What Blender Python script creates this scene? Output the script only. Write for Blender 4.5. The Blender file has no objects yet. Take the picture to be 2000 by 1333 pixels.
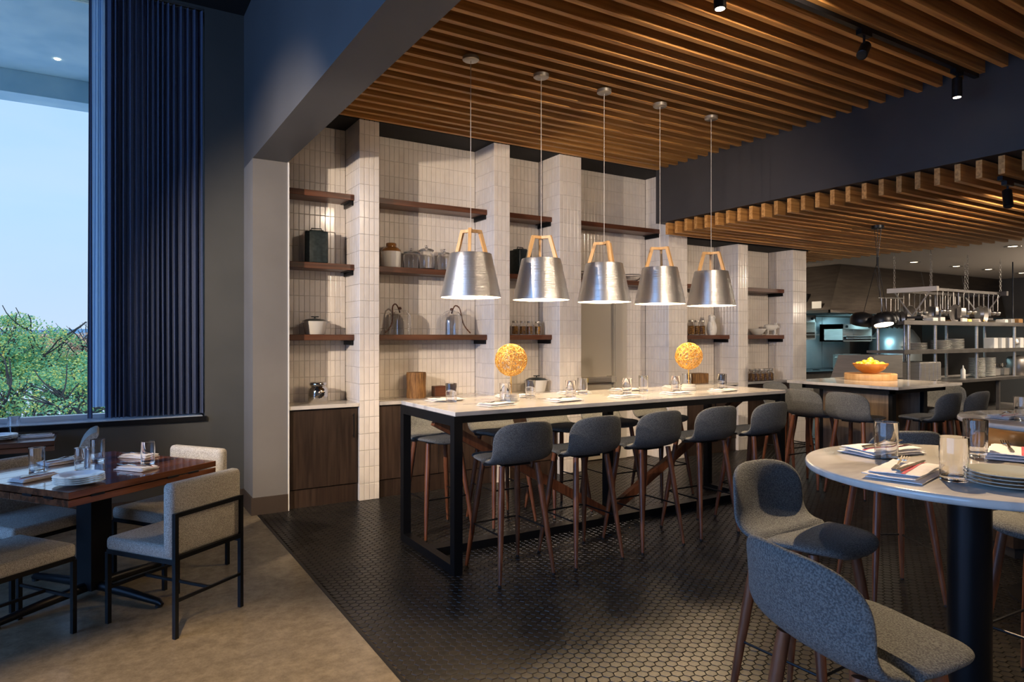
import bpy, math, random
from math import sin, cos, pi, sqrt, atan2, radians
from mathutils import Vector, Matrix, noise
random.seed(7)
SC = bpy.context.scene
COL = SC.collection

# ------------------------------------------------------------------ camera
H = 1.55; FPX = 1302.0; HV = 657.0
TH = math.atan(800 / FPX); SF, CF = sin(TH), cos(TH)
cd = bpy.data.cameras.new('camera'); cam = bpy.data.objects.new('camera', cd); COL.objects.link(cam)
cam.location = (0, 0, H); cam.rotation_euler = (pi / 2, 0, -TH)
cd.sensor_width = 36; cd.lens = FPX / 2000 * 36; cd.shift_y = -(666.5 - HV) / 2000; cd.clip_end = 1500; cd.clip_start = 0.05
SC.camera = cam
SC.view_settings.view_transform = 'Standard'; SC.view_settings.look = 'None'
SC.view_settings.gamma = 1; SC.view_settings.use_curve_mapping = False
SC.view_settings.exposure = 0.25
SC.cycles.max_bounces = 16; SC.cycles.transmission_bounces = 16; SC.cycles.diffuse_bounces = 5; SC.cycles.glossy_bounces = 5; SC.cycles.transparent_max_bounces = 12; SC.cycles.sample_clamp_indirect = 6

# ------------------------------------------------------------------ world: pale blue sky with thin cloud
W = bpy.data.worlds.new('sky'); SC.world = W; W.use_nodes = True
nt = W.node_tree; nt.nodes.clear()
o = nt.nodes.new('ShaderNodeOutputWorld'); bg = nt.nodes.new('ShaderNodeBackground'); bg.inputs[1].default_value = 1.42
tc = nt.nodes.new('ShaderNodeTexCoord'); sep = nt.nodes.new('ShaderNodeSeparateXYZ')
nt.links.new(tc.outputs['Generated'], sep.inputs[0])
rp = nt.nodes.new('ShaderNodeValToRGB'); nt.links.new(sep.outputs[2], rp.inputs[0])
e = rp.color_ramp.elements; e[0].position = 0.0; e[0].color = (.42, .50, .62, 1)
e[1].position = .5; e[1].color = (.20, .40, .86, 1); m = e.new(.17); m.color = (.33, .49, .71, 1)
ns = nt.nodes.new('ShaderNodeTexNoise'); ns.inputs['Scale'].default_value = 2.2; ns.inputs['Detail'].default_value = 6
mp = nt.nodes.new('ShaderNodeMapping'); mp.inputs['Scale'].default_value = (1, 1, 3.5)
nt.links.new(tc.outputs['Generated'], mp.inputs[0]); nt.links.new(mp.outputs[0], ns.inputs[0])
r2 = nt.nodes.new('ShaderNodeValToRGB'); r2.color_ramp.elements[0].position = .42; r2.color_ramp.elements[1].position = .75
r2.color_ramp.elements[1].color = (.6, .6, .6, 1); nt.links.new(ns.outputs[0], r2.inputs[0])
mx = nt.nodes.new('ShaderNodeMixRGB'); nt.links.new(r2.outputs[0], mx.inputs[0]); nt.links.new(rp.outputs[0], mx.inputs[1])
mx.inputs[2].default_value = (.46, .53, .64, 1)
nt.links.new(mx.outputs[0], bg.inputs[0]); nt.links.new(bg.outputs[0], o.inputs[0])

def light(kind, name, loc, power, color, target=None, size=.1, spot=80, blend=.4, shape=None, sy=None, portal=False):
    ld = bpy.data.lights.new(name, kind); ob = bpy.data.objects.new(name, ld); COL.objects.link(ob)
    ob.location = loc; ld.energy = power; ld.color = color
    if kind == 'AREA':
        ld.shape = shape or 'RECTANGLE'; ld.size = size; ld.size_y = sy or size
        if portal: ld.cycles.is_portal = True
    else:
        ld.shadow_soft_size = size
    if kind == 'SPOT': ld.spot_size = radians(spot); ld.spot_blend = blend
    if target is not None:
        d = Vector(target) - Vector(loc); ob.rotation_euler = d.to_track_quat('-Z', 'Y').to_euler()
    return ob
sun = light('SUN', 'hazy_sun', (0, 0, 30), 2.2, (1, .97, .95), (2, 20, 5), .05); sun.data.angle = radians(8)
WARM = (1, .72, .42); WARMW = (1, .80, .60); BLUE = (.25, .55, 1)
light('AREA', 'window_portal', (-2.1, 6.9, 2.6), 1, (1, 1, 1), (-2.1, 0, 2.6), 5.8, sy=3.6, portal=True)
light('AREA', 'window_portal', (-5.1, 1.5, 2.4), 1, (1, 1, 1), (0, 1.5, 2.4), 8.2, sy=3.8, portal=True)
# spot heads of the dining room ceiling, outside the frame
light('SPOT', 'wall_spot', (-1.3, 3.57, 2.55), 600, WARMW, (3.5, 6.2, 1.3), .04, 72, .6)
light('SPOT', 'wall_spot', (3.2, 1.9, 3.5), 210, WARMW, (4.6, 6.2, 1.6), .05, 90, .8)
light('SPOT', 'wall_spot', (6.9, 2.0, 2.72), 260, WARMW, (8.2, 6.2, 1.5), .05, 90, .8)
light('SPOT', 'floor_spot', (-.9, -.9, 3.95), 1900, (1, .70, .38), (.0, 1.75, 0), .04, 37, .30)
light('SPOT', 'table_spot', (4.22, 2.53, 3.3), 560, WARM, (2.9, 1.5, 1.0), .03, 60, .6)

light('SPOT', 'hood_end_fill', (9.5, 7.5, 2.76), 60, (1, .84, .66), (10.6, 7.6, 2.1), .05, 90, .6)  # added spot, only there to brighten the end face of the hood
for lx, ly in ((14.0, 4.0), (12.5, 3.2)):
    light('POINT', 'kitchen_ceiling_fill', (lx, ly, 2.1), 32, (1, .84, .66), size=.12)  # unseen point lights added to lift the kitchen ceiling
for lx, ly in ((11.5, 3.2), (13.6, 3.2)):
    light('AREA', 'kitchen_fill', (lx, ly, 2.78), 70, (1, .84, .66), (lx, ly, 0), .6)  # added overhead fill for the kitchen, out of view
for lx, ly in ((2.2, -2.6), (5.2, -2.6), (8.2, -2.2)):
    light('AREA', 'rear_fill', (lx, ly, 3.3), 28, (1, .74, .48), (lx, ly + .6, 0), .9)  # warm fill light added behind the camera
light('AREA', 'side_window_fill', (-5.6, 1.5, 2.5), 420, (.22, .47, 1), (0, 1.5, 2.3), 8.0, sy=3.8)  # blue area light added to strengthen the daylight from the side
# ------------------------------------------------------------------ helpers
def W2(lat, d, z=0): return Vector((d * SF + lat * CF, d * CF - lat * SF, z))
def tt(u): return (u - 1000) / FPX
def PZ(u, v, z):
    d = FPX * (H - z) / (v - HV); return W2(tt(u) * d, d, z)
def PY(u, v, Y):
    t = tt(u); d = Y / (CF - SF * t); return Vector((d * (SF + CF * t), Y, H - (v - HV) / FPX * d))
def XY(u, Y): return PY(u, HV, Y).x
def PD(u, v, d): return W2(tt(u) * d, d, H - (v - HV) / FPX * d)

class MB:
    def __init__(s): s.v = []; s.f = []
    def add(s, vs, fs):
        n = len(s.v); s.v += [tuple(p) for p in vs]; s.f += [tuple(i + n for i in f) for f in fs]; return s
    def box(s, c, size, M=None):
        x, y, z = [q / 2 for q in size]
        vs = [Vector((sx * x, sy * y, sz * z)) for sx in (-1, 1) for sy in (-1, 1) for sz in (-1, 1)]
        if M is not None: vs = [M @ p for p in vs]
        vs = [p + Vector(c) for p in vs]
        return s.add(vs, [(0, 1, 3, 2), (4, 6, 7, 5), (0, 4, 5, 1), (2, 3, 7, 6), (0, 2, 6, 4), (1, 5, 7, 3)])
    def b2(s, x0, x1, y0, y1, z0, z1): return s.box(((x0 + x1) / 2, (y0 + y1) / 2, (z0 + z1) / 2), (x1 - x0, y1 - y0, z1 - z0))
    def bevbox(s, c, size, b, seg=2, M=None):
        # rounded box: superellipsoid-style stack of rounded rectangles
        x, y, z = [q / 2 for q in size]; rings = []
        prof = [(b * (1 - cos(k / seg * pi / 2)), b * (1 - sin(k / seg * pi / 2))) for k in range(seg + 1)]
        # (height offset from end, inset)
        lv = [(-z + h if False else -z + b - b * cos(k / seg * pi / 2), b - b * sin(k / seg * pi / 2)) for k, (h, i) in enumerate(prof)]
        lv = lv + [(-zz, ins) for zz, ins in reversed(lv)]
        n = 4
        for zz, ins in lv:
            ring = []
            r = max(b - ins, b * .15)
            for q, (sx, sy) in enumerate(((1, 1), (-1, 1), (-1, -1), (1, -1))):
                cx, cy = sx * (x - ins - r), sy * (y - ins - r)
                for k in range(n):
                    a = q * pi / 2 + k / (n - 1) * pi / 2
                    ring.append(Vector((cx + r * cos(a), cy + r * sin(a), zz)))
            rings.append(ring)
        N = len(rings[0]); vs = [p for r in rings for p in r]
        if M is not None: vs = [M @ p for p in vs]
        vs = [p + Vector(c) for p in vs]
        fs = [(i * N + j, i * N + (j + 1) % N, (i + 1) * N + (j + 1) % N, (i + 1) * N + j) for i in range(len(rings) - 1) for j in range(N)]
        fs.append(tuple(reversed(range(N)))); fs.append(tuple((len(rings) - 1) * N + j for j in range(N)))
        return s.add(vs, fs)
    def bar(s, p0, p1, w, h=None, up=(0, 0, 1)):
        p0, p1 = Vector(p0), Vector(p1); h = h or w; d = (p1 - p0); L = d.length; d.normalize()
        u = Vector(up)
        if abs(d.dot(u)) > .99: u = Vector((0, 1, 0))
        sd = d.cross(u).normalized(); u2 = sd.cross(d).normalized()
        M = Matrix((sd, d, u2)).transposed()
        return s.box((p0 + p1) / 2, (w, L, h), M)
    def tube(s, pts, rad, seg=8, caps=True, closed=False):
        pts = [Vector(p) for p in pts]; n = len(pts)
        if not isinstance(rad, (list, tuple)): rad = [rad] * n
        vs = []; prev = None
        for i, p in enumerate(pts):
            if closed: d = (pts[(i + 1) % n] - pts[i - 1])
            else: d = (pts[min(i + 1, n - 1)] - pts[max(i - 1, 0)])
            if d.length < 1e-9: d = Vector((0, 0, 1))
            d.normalize()
            if prev is None:
                a = Vector((0, 0, 1)) if abs(d.z) < .9 else Vector((1, 0, 0)); prev = (a - d * a.dot(d)).normalized()
            else:
                prev = prev - d * prev.dot(d)
                if prev.length < 1e-6: prev = d.orthogonal()
                prev.normalize()
            b = d.cross(prev)
            vs += [p + (prev * cos(2 * pi * k / seg) + b * sin(2 * pi * k / seg)) * rad[i] for k in range(seg)]
        m = n if closed else n - 1
        fs = [(i * seg + k, i * seg + (k + 1) % seg, ((i + 1) % n) * seg + (k + 1) % seg, ((i + 1) % n) * seg + k) for i in range(m) for k in range(seg)]
        if caps and not closed:
            fs.append(tuple(reversed(range(seg)))); fs.append(tuple((n - 1) * seg + k for k in range(seg)))
        return s.add(vs, fs)
    def lathe(s, prof, seg=24, c=(0, 0, 0), closed=False):
        c = Vector(c); vs = []; idx = []
        for r, z in prof:
            if r < 1e-6: idx.append([len(vs)] * seg); vs.append(c + Vector((0, 0, z)))
            else:
                idx.append(list(range(len(vs), len(vs) + seg)))
                vs += [c + Vector((r * cos(2 * pi * k / seg), r * sin(2 * pi * k / seg), z)) for k in range(seg)]
        fs = []
        P = list(range(len(prof))); pairs = list(zip(P[:-1], P[1:])) + ([(P[-1], 0)] if closed else [])
        for a, b in pairs:
            for k in range(seg):
                q = [idx[a][k], idx[a][(k + 1) % seg], idx[b][(k + 1) % seg], idx[b][k]]
                q2 = []
                for i in q:
                    if i not in q2: q2.append(i)
                if len(q2) > 2: fs.append(tuple(q2))
        return s.add(vs, fs)
    def prism(s, poly, z0, z1):
        n = len(poly); vs = [(x, y, z0) for x, y in poly] + [(x, y, z1) for x, y in poly]
        return s.add(vs, [(i, (i + 1) % n, n + (i + 1) % n, n + i) for i in range(n)] + [tuple(reversed(range(n))), tuple(range(n, 2 * n))])
    def xform(s, M): s.v = [tuple(M @ Vector(p)) for p in s.v]; return s
    def mesh(s, name, mat, smooth=None):
        me = bpy.data.meshes.new(name); me.from_pydata(s.v, [], s.f)
        if mat: me.materials.append(mat)
        if smooth is not None:
            me.shade_smooth()
            if smooth < 180: me.set_sharp_from_angle(angle=radians(smooth))
        import bmesh
        if len(s.f) < 60000 and name not in ('foliage', 'tile_field'):
            bm = bmesh.new(); bm.from_mesh(me); bmesh.ops.recalc_face_normals(bm, faces=bm.faces); bm.to_mesh(me); bm.free()
            if smooth is not None and smooth < 180: me.set_sharp_from_angle(angle=radians(smooth))
        me.update(); return me
    def build(s, name, mat, parent=None, smooth=None, loc=None, rotz=0, kind=None, label=None):
        ob = bpy.data.objects.new(name, s.mesh(name, mat, smooth)); COL.objects.link(ob)
        if parent: ob.parent = parent
        if loc is not None: ob.location = loc
        if rotz: ob.rotation_euler = (0, 0, rotz)
        if kind: ob['kind'] = kind
        if label: ob['label'] = label
        return ob
def tag(o, label, cat=None, group=None, kind=None):
    o['label'] = label
    if cat: o['category'] = cat
    if group: o['group'] = group
    if kind: o['kind'] = kind
    return o
def thing(name, label, cat, loc=(0, 0, 0), rotz=0, group=None):
    o = bpy.data.objects.new(name, None); o.empty_display_size = .1; COL.objects.link(o)
    o.location = loc; o.rotation_euler = (0, 0, rotz); return tag(o, label, cat, group)
def dup(root, loc=None, rotz=None, label=None, group=None):
    r = root.copy(); COL.objects.link(r)
    if loc is not None: r.location = loc
    if rotz is not None: r.rotation_euler = (0, 0, rotz)
    if label: r['label'] = label
    if group: r['group'] = group
    for ch in list(root.children):
        c = ch.copy(); COL.objects.link(c); c.parent = r
        for g in ch.children:
            d = g.copy(); COL.objects.link(d); d.parent = c
    return r
def struct(name, mb, mat, label=None, parent=None, smooth=None):
    o = mb.build(name, mat, parent, smooth); o['kind'] = 'structure'
    if label: o['label'] = label
    return o

# ------------------------------------------------------------------ materials
def mat(name, c1, c2=None, scale=20, rough=.5, metal=0, bump=0, bscale=None, stretch=(1, 1, 1), detail=3,
        trans=0, ior=1.45, coat=0, rand=False, rv=(.82, 1.15), lo=.35, hi=.65, emit=None, estr=0, sheen=0, rvar=0, vray=0, aniso=0, transl=0, wave=None):
    m = bpy.data.materials.new(name); m.use_nodes = True; nt = m.node_tree; b = nt.nodes['Principled BSDF']
    c4 = lambda c: (c[0], c[1], c[2], 1)
    b.inputs['Base Color'].default_value = c4(c1); b.inputs['Roughness'].default_value = rough; b.inputs['Metallic'].default_value = metal
    b.inputs['IOR'].default_value = ior; b.inputs['Transmission Weight'].default_value = trans
    b.inputs['Coat Weight'].default_value = coat; b.inputs['Coat Roughness'].default_value = .08
    if sheen: b.inputs['Sheen Weight'].default_value = sheen
    if aniso: b.inputs['Anisotropic'].default_value = aniso
    if emit: b.inputs['Emission Color'].default_value = c4(emit); b.inputs['Emission Strength'].default_value = estr
    vec = None
    if c2 or bump or rvar:
        tc = nt.nodes.new('ShaderNodeTexCoord'); mp = nt.nodes.new('ShaderNodeMapping'); mp.inputs['Scale'].default_value = stretch
        src = tc.outputs['Object']
        if rand:
            oi = nt.nodes.new('ShaderNodeObjectInfo'); ml = nt.nodes.new('ShaderNodeVectorMath'); ml.operation = 'SCALE'
            ml.inputs[0].default_value = (17, 23, 31); nt.links.new(oi.outputs['Random'], ml.inputs['Scale'])
            ad = nt.nodes.new('ShaderNodeVectorMath'); ad.operation = 'ADD'
            nt.links.new(src, ad.inputs[0]); nt.links.new(ml.outputs[0], ad.inputs[1]); src = ad.outputs[0]
        nt.links.new(src, mp.inputs[0]); vec = mp.outputs[0]
    if c2:
        if wave:
            n = nt.nodes.new('ShaderNodeTexWave'); n.inputs['Distortion'].default_value = wave; n.inputs['Detail'].default_value = 3; n.inputs['Detail Scale'].default_value = 1.5
        else:
            n = nt.nodes.new('ShaderNodeTexNoise'); n.inputs['Detail'].default_value = detail
        n.inputs['Scale'].default_value = scale; nt.links.new(vec, n.inputs[0])
        r = nt.nodes.new('ShaderNodeValToRGB'); r.color_ramp.elements[0].position = lo; r.color_ramp.elements[1].position = hi
        r.color_ramp.elements[0].color = c4(c1); r.color_ramp.elements[1].color = c4(c2)
        nt.links.new(n.outputs[1 if wave else 0], r.inputs[0]); out = r.outputs[0]
        if rand:
            hv = nt.nodes.new('ShaderNodeHueSaturation'); mr = nt.nodes.new('ShaderNodeMapRange')
            mr.inputs[3].default_value = rv[0]; mr.inputs[4].default_value = rv[1]
            nt.links.new(oi.outputs['Random'], mr.inputs[0]); nt.links.new(mr.outputs[0], hv.inputs['Value'])
            nt.links.new(out, hv.inputs['Color']); out = hv.outputs[0]
        nt.links.new(out, b.inputs['Base Color'])
    if bump:
        n2 = nt.nodes.new('ShaderNodeTexNoise'); n2.inputs['Scale'].default_value = bscale or scale; n2.inputs['Detail'].default_value = 3
        nt.links.new(vec, n2.inputs[0]); bp = nt.nodes.new('ShaderNodeBump'); bp.inputs['Strength'].default_value = bump; bp.inputs['Distance'].default_value = .01
        nt.links.new(n2.outputs[0], bp.inputs['Height']); nt.links.new(bp.outputs[0], b.inputs['Normal'])
    if transl:
        tr = nt.nodes.new('ShaderNodeBsdfTranslucent'); tr.inputs[0].default_value = c4(c2 or c1)
        ms = nt.nodes.new('ShaderNodeMixShader'); ms.inputs[0].default_value = transl
        nt.links.new(b.outputs[0], ms.inputs[1]); nt.links.new(tr.outputs[0], ms.inputs[2])
        nt.links.new(ms.outputs[0], nt.nodes['Material Output'].inputs[0])
    return m
def pane_mat(name):
    m = bpy.data.materials.new(name); m.use_nodes = True; nt = m.node_tree; nt.nodes.clear()
    o = nt.nodes.new('ShaderNodeOutputMaterial'); t = nt.nodes.new('ShaderNodeBsdfTransparent'); t.inputs[0].default_value = (.94, .98, 1, 1)
    g = nt.nodes.new('ShaderNodeBsdfGlossy'); g.inputs['Roughness'].default_value = .01
    fr = nt.nodes.new('ShaderNodeFresnel'); fr.inputs[0].default_value = 1.4
    mx = nt.nodes.new('ShaderNodeMixShader'); nt.links.new(fr.outputs[0], mx.inputs[0]); nt.links.new(t.outputs[0], mx.inputs[1]); nt.links.new(g.outputs[0], mx.inputs[2])
    nt.links.new(mx.outputs[0], o.inputs[0]); return m
M = {}
M['wall'] = mat('dark_grey_paint', (.060, .062, .060), (.068, .069, .066), 3, .55, bump=.05, bscale=250)
M['rear'] = mat('warm_plaster', (.42, .35, .28), (.48, .41, .33), 2, .7)
M['pier'] = mat('warm_grey_paint', (.15, .142, .135), (.165, .157, .15), 3, .55, bump=.05, bscale=250)
M['beam1'] = mat('deep_grey_paint', (.056, .058, .064), (.063, .065, .072), 2, .5, bump=.04, bscale=200)
M['beam2'] = mat('charcoal_paint', (.034, .032, .034), (.046, .043, .045), 1.5, .5, bump=.03, bscale=60)
M['black'] = mat('black_paint', (.006, .006, .007), rough=.8)
M['base'] = mat('brown_baseboard', (.045, .032, .024), rough=.5)
M['concrete_floor'] = mat('polished_concrete', (.115, .094, .064), (.235, .19, .13), 11, .25, detail=15, bump=.02, bscale=90)
for n_ in M['concrete_floor'].node_tree.nodes:
    if n_.type == 'TEX_NOISE' and n_.inputs['Detail'].default_value > 10: n_.inputs['Roughness'].default_value = .80
M['grout'] = mat('dark_grout', (.045, .036, .028), rough=.8)
M['hex'] = mat('black_glazed_hexagon', (.007, .0065, .006), (.016, .014, .012), 12, .34, bump=.10, bscale=50, coat=0, ior=1.36)
M['tile'] = mat('white_glazed_tile', (.66, .61, .565), (.72, .67, .62), 6, .19, bump=.08, bscale=14, coat=.1, rand=True, rv=(.96, 1.03))
M['tgrout'] = mat('white_grout', (.50, .46, .42), rough=.9)
M['slat'] = mat('cedar_slat', (.36, .16, .042), (.62, .32, .10), 5, .5, stretch=(.25, 9, 9), detail=5, bump=.1, bscale=8, rand=True)
M['walnut'] = mat('walnut_shelf', (.055, .018, .008), (.13, .045, .022), 4, .35, stretch=(.5, 8, 8), detail=5, rand=True)
M['walnutleg'] = mat('walnut_leg', (.10, .032, .015), (.19, .07, .032), 5, .35, stretch=(8, 8, .8), detail=4, rand=True)
M['oak'] = mat('pale_oak', (.62, .33, .12), (.74, .45, .19), 6, .45, stretch=(6, 6, 1), detail=4)
M['greyoak'] = mat('grey_oak_panel', (.17, .12, .085), (.27, .20, .145), 4, .5, stretch=(8, 8, .6), detail=4)
M['cab'] = mat('dark_cabinet_wood', (.020, .012, .009), (.042, .026, .019), 5, .38, stretch=(9, 9, .5), detail=5, rand=True)
M['tablewood'] = mat('reclaimed_table_wood', (.075, .027, .013), (.20, .075, .034), 3, .22, stretch=(.8, 7, 7), detail=5, coat=1, rand=True)
M['marble'] = mat('white_marble', (.58, .545, .50), (.31, .295, .28), 1.9, .14, stretch=(1, 2.6, 1), detail=9, lo=.50, hi=.68, coat=.2)
M['stoolfab'] = mat('grey_wool', (.068, .071, .073), (.165, .168, .165), 210, .95, detail=2, bump=.5, bscale=260, lo=.38, hi=.62)
M['chairfab'] = mat('beige_linen', (.24, .225, .20), (.50, .475, .43), 230, .95, detail=2, bump=.5, bscale=320, lo=.36, hi=.64)
M['iron'] = mat('black_iron', (.012, .013, .016), rough=.38, metal=.6)
M['rubber'] = mat('black_rubber', (.01, .01, .01), rough=.8)
M['alum'] = mat('spun_aluminium', (.82, .80, .77), rough=.30, metal=.9, bump=.35, bscale=2, stretch=(.2, .2, 160))
M['white_in'] = mat('white_enamel', (.85, .82, .76), rough=.5)
M['steel'] = mat('stainless_steel', (.50, .47, .44), (.60, .57, .53), 4, .33, metal=.75, stretch=(1, 1, 20))
M['dsteel'] = mat('dark_steel', (.22, .20, .185), (.29, .27, .25), 5, .36, metal=.85)
M['hoodsteel'] = mat('brown_toned_hood_steel', (.115, .095, .082), (.15, .125, .105), 3, .36, metal=.85, stretch=(1, 1, 8))
M['racksteel'] = mat('dark_rack_steel', (.085, .075, .068), (.12, .105, .095), 5, .4, metal=.7)
M['canopy'] = mat('nickel_canopy', (.45, .42, .38), rough=.35, metal=.8)
M['cord'] = mat('pale_cord', (.55, .50, .44), rough=.6)
M['glass'] = mat('clear_glass', (1, 1, 1), rough=.01, trans=1, ior=1.45)
M['pane'] = pane_mat('window_glass')
M['white'] = mat('white_ceramic', (.72, .70, .66), rough=.15, coat=.4)
M['plate'] = mat('grey_green_glaze', (.50, .52, .47), rough=.14, coat=.5)
M['linen'] = mat('white_napkin', (.74, .70, .70), (.80, .77, .77), 60, .9, bump=.3, bscale=90)
M['red'] = mat('red_stripe', (.52, .05, .09), (.62, .12, .15), 120, .9)
M['cutlery'] = mat('cutlery_steel', (.42, .38, .33), rough=.18, metal=1)
M['curtain'] = mat('navy_curtain', (.06, .08, .145), (.10, .125, .21), 200, .8, bump=.15, bscale=300, transl=.25)
M['sillw'] = mat('sill_sky_tint', (.62, .68, .74), rough=.22, metal=.3)  # sky reflection on sill and frame put into the pale blue colour
M['curtain_lit'] = mat('backlit_curtain_edge', (.35, .52, .72), (.55, .74, .92), 60, .9, stretch=(1, 1, 9), transl=.9)  # same cloth as the navy curtain, backlight put into the colour
M['xconc'] = mat('exterior_concrete', (.44, .66, .76), (.58, .78, .84), 3, .9, detail=8)  # concrete with the blue cast of the daylight mixed into its colour
M['xground'] = mat('pale_ground', (.74, .70, .68), (.86, .83, .82), .3, .95, detail=6)
M['bark'] = mat('bark', (.03, .03, .03), (.07, .065, .06), 12, .9)
M['brass'] = mat('brass_wire', (.45, .22, .03), (.90, .56, .15), 90, rough=.45, metal=.3)
M['tin'] = mat('dark_green_tin', (.008, .014, .015), (.02, .03, .032), 30, .35)
M['brown'] = mat('brown_glaze', (.25, .11, .03), rough=.2, coat=.4)
M['log'] = mat('bark_log', (.10, .045, .012), (.30, .15, .05), 8, .7, stretch=(8, 8, .8), bump=.4, bscale=20)
M['mercury'] = mat('mercury_glass', (.6, .58, .56), rough=.08, metal=1, bump=.5, bscale=22)
M['jarfood'] = mat('preserves', (.55, .27, .04), (.16, .07, .012), 45, .3)
M['lemon'] = mat('lemon_skin', (.85, .52, .03), rough=.4, bump=.2, bscale=160)
M['amber'] = mat('amber_wood_bowl', (.50, .16, .02), (.7, .28, .05), 6, .25, coat=.6)
M['leather'] = mat('tan_leather', (.30, .15, .05), (.36, .19, .07), 20, .4, bump=.1, bscale=120)
M['teal'] = mat('steel_splashback', (.30, .33, .34), (.36, .39, .40), 3, .38, metal=.7)
M['kceil'] = mat('kitchen_ceiling_paint', (.66, .60, .54), rough=.8)
M['kwall'] = mat('kitchen_dark_wall', (.06, .055, .05), rough=.6)
M['paper'] = mat('paper', (.75, .72, .66), rough=.9)
M['doorsteel'] = mat('warm_grey_steel_door', (.52, .48, .41), rough=.38, metal=.2)
M['yellow'] = mat('yellow_label', (.75, .62, .15), rough=.6)
M['bulb'] = mat('lit_bulb', (1, .9, .7), emit=(1, .82, .55), estr=14)
M['spotface'] = mat('lit_spot_lens', (1, .9, .8), emit=(1, .85, .65), estr=10)
M['bbulb'] = mat('lit_black_pendant_lens', (1, .9, .8), emit=(1, .84, .6), estr=6)

# leaf material with per-leaf colour variety
def leaf_mat(name, stops, scale):
    m = bpy.data.materials.new(name); m.use_nodes = True; nt = m.node_tree; b = nt.nodes['Principled BSDF']
    g = nt.nodes.new('ShaderNodeNewGeometry'); r = nt.nodes.new('ShaderNodeValToRGB')
    r.color_ramp.elements[0].color = (*stops[0][1], 1); r.color_ramp.elements[0].position = stops[0][0]
    r.color_ramp.elements[1].color = (*stops[-1][1], 1); r.color_ramp.elements[1].position = stops[-1][0]
    for p, c in stops[1:-1]: q = r.color_ramp.elements.new(p); q.color = (*c, 1)
    nt.links.new(g.outputs['Random Per Island'], r.inputs[0]); nt.links.new(r.outputs[0], b.inputs['Base Color'])
    b.inputs['Roughness'].default_value = .7
    tr = nt.nodes.new('ShaderNodeBsdfTranslucent'); nt.links.new(r.outputs[0], tr.inputs[0])
    ms = nt.nodes.new('ShaderNodeMixShader'); ms.inputs[0].default_value = .4
    nt.links.new(b.outputs[0], ms.inputs[1]); nt.links.new(tr.outputs[0], ms.inputs[2]); nt.links.new(ms.outputs[0], nt.nodes['Material Output'].inputs[0])
    return m
M['leaf'] = leaf_mat('honey_locust_leaf', [(0, (.10, .36, .20)), (.45, (.22, .52, .24)), (.75, (.48, .66, .20)), (1, (.95, .75, .15))], 1)
M['leaf2'] = leaf_mat('autumn_leaf', [(0, (.55, .36, .25)), (.5, (.80, .58, .38)), (1, (.95, .75, .35))], 1)
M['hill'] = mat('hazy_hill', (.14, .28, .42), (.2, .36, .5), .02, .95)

# ------------------------------------------------------------------ setting dimensions
YW = 6.50; YF = 6.08; ZC = 4.49; ZA = 3.59; ZB = 2.79; XB2 = 5.82; XFL = 1.14
WX = XY(400, 6.5)   # right edge of the window opening

# floors
struct('floor', MB().b2(-5.2, XFL, -4.2, 6.6, -.2, 0), M['concrete_floor'], 'polished brown concrete floor of the window side')
tfl = struct('floor', MB().b2(XFL + .02, 17.2, -4.2, 9, -.2, -.006), M['grout'], 'black hexagon tiled floor under the bar stools')
MB().b2(XFL, XFL + .02, -4.2, 6.08, -.1, .002).build('transition_strip', M['iron'], tfl)
# hexagon tiles
pit = .053; R = pit / sqrt(3); rr = R - .0016
def hexverts(cx, cy, z, r, tilt=(0, 0)):
    return [(cx + r * cos(k * pi / 3), cy + r * sin(k * pi / 3), z + tilt[0] * cos(k * pi / 3) + tilt[1] * sin(k * pi / 3)) for k in range(6)]
HF = [(0, 1, 2, 3, 4, 5)] + [(k, k + 6, (k + 1) % 6 + 6, (k + 1) % 6) for k in range(6)]
cents = []
for i in range(int(12.0 / (1.5 * R))):
    x = XFL + .02 + R + .001 + i * 1.5 * R
    for j in range(int(6.6 / pit)):
        y = -.2 + j * pit + (i % 2) * pit / 2
        if y > 6.45: continue
        d = x * SF + y * CF; lat = x * CF - y * SF
        if d < 1.5: continue
        u = 1000 + FPX * lat / d; v = HV + FPX * H / d
        if v > 1400 or u > 2120 or u < 300: continue
        cents.append((d, x, y, u, v))
cents.sort()
hb = MB(); hv = hexverts(0, 0, 0, rr * .93) + hexverts(0, 0, -.004, rr)
hmesh = MB().add(hv, [tuple((0, 1, 2, 3, 4, 5))] + [(k, k + 6, (k + 1) % 6 + 6, (k + 1) % 6) for k in range(6)]).mesh('floor_tile', M['hex'])
big = [c for c in cents if 0 < c[3] < 2000 and c[4] < 1333][:300]; bigset = set((c[1], c[2]) for c in big)
for c in big:
    ob = bpy.data.objects.new('tile', hmesh); COL.objects.link(ob); ob.parent = tfl; ob.location = (c[1], c[2], random.uniform(-.0006, .0004))
    ob.rotation_euler = (random.uniform(-.012, .012), random.uniform(-.012, .012), 0)
for c in cents:
    if (c[1], c[2]) in bigset: continue
    z = random.uniform(-.0006, .0004); tl = (random.uniform(-.0003, .0003), random.uniform(-.0003, .0003))
    hb.add(hexverts(c[1], c[2], z, rr * .93, tl) + hexverts(c[1], c[2], -.004, rr), HF)
hb.build('tile_field', M['hex'], tfl, kind='stuff')

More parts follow.
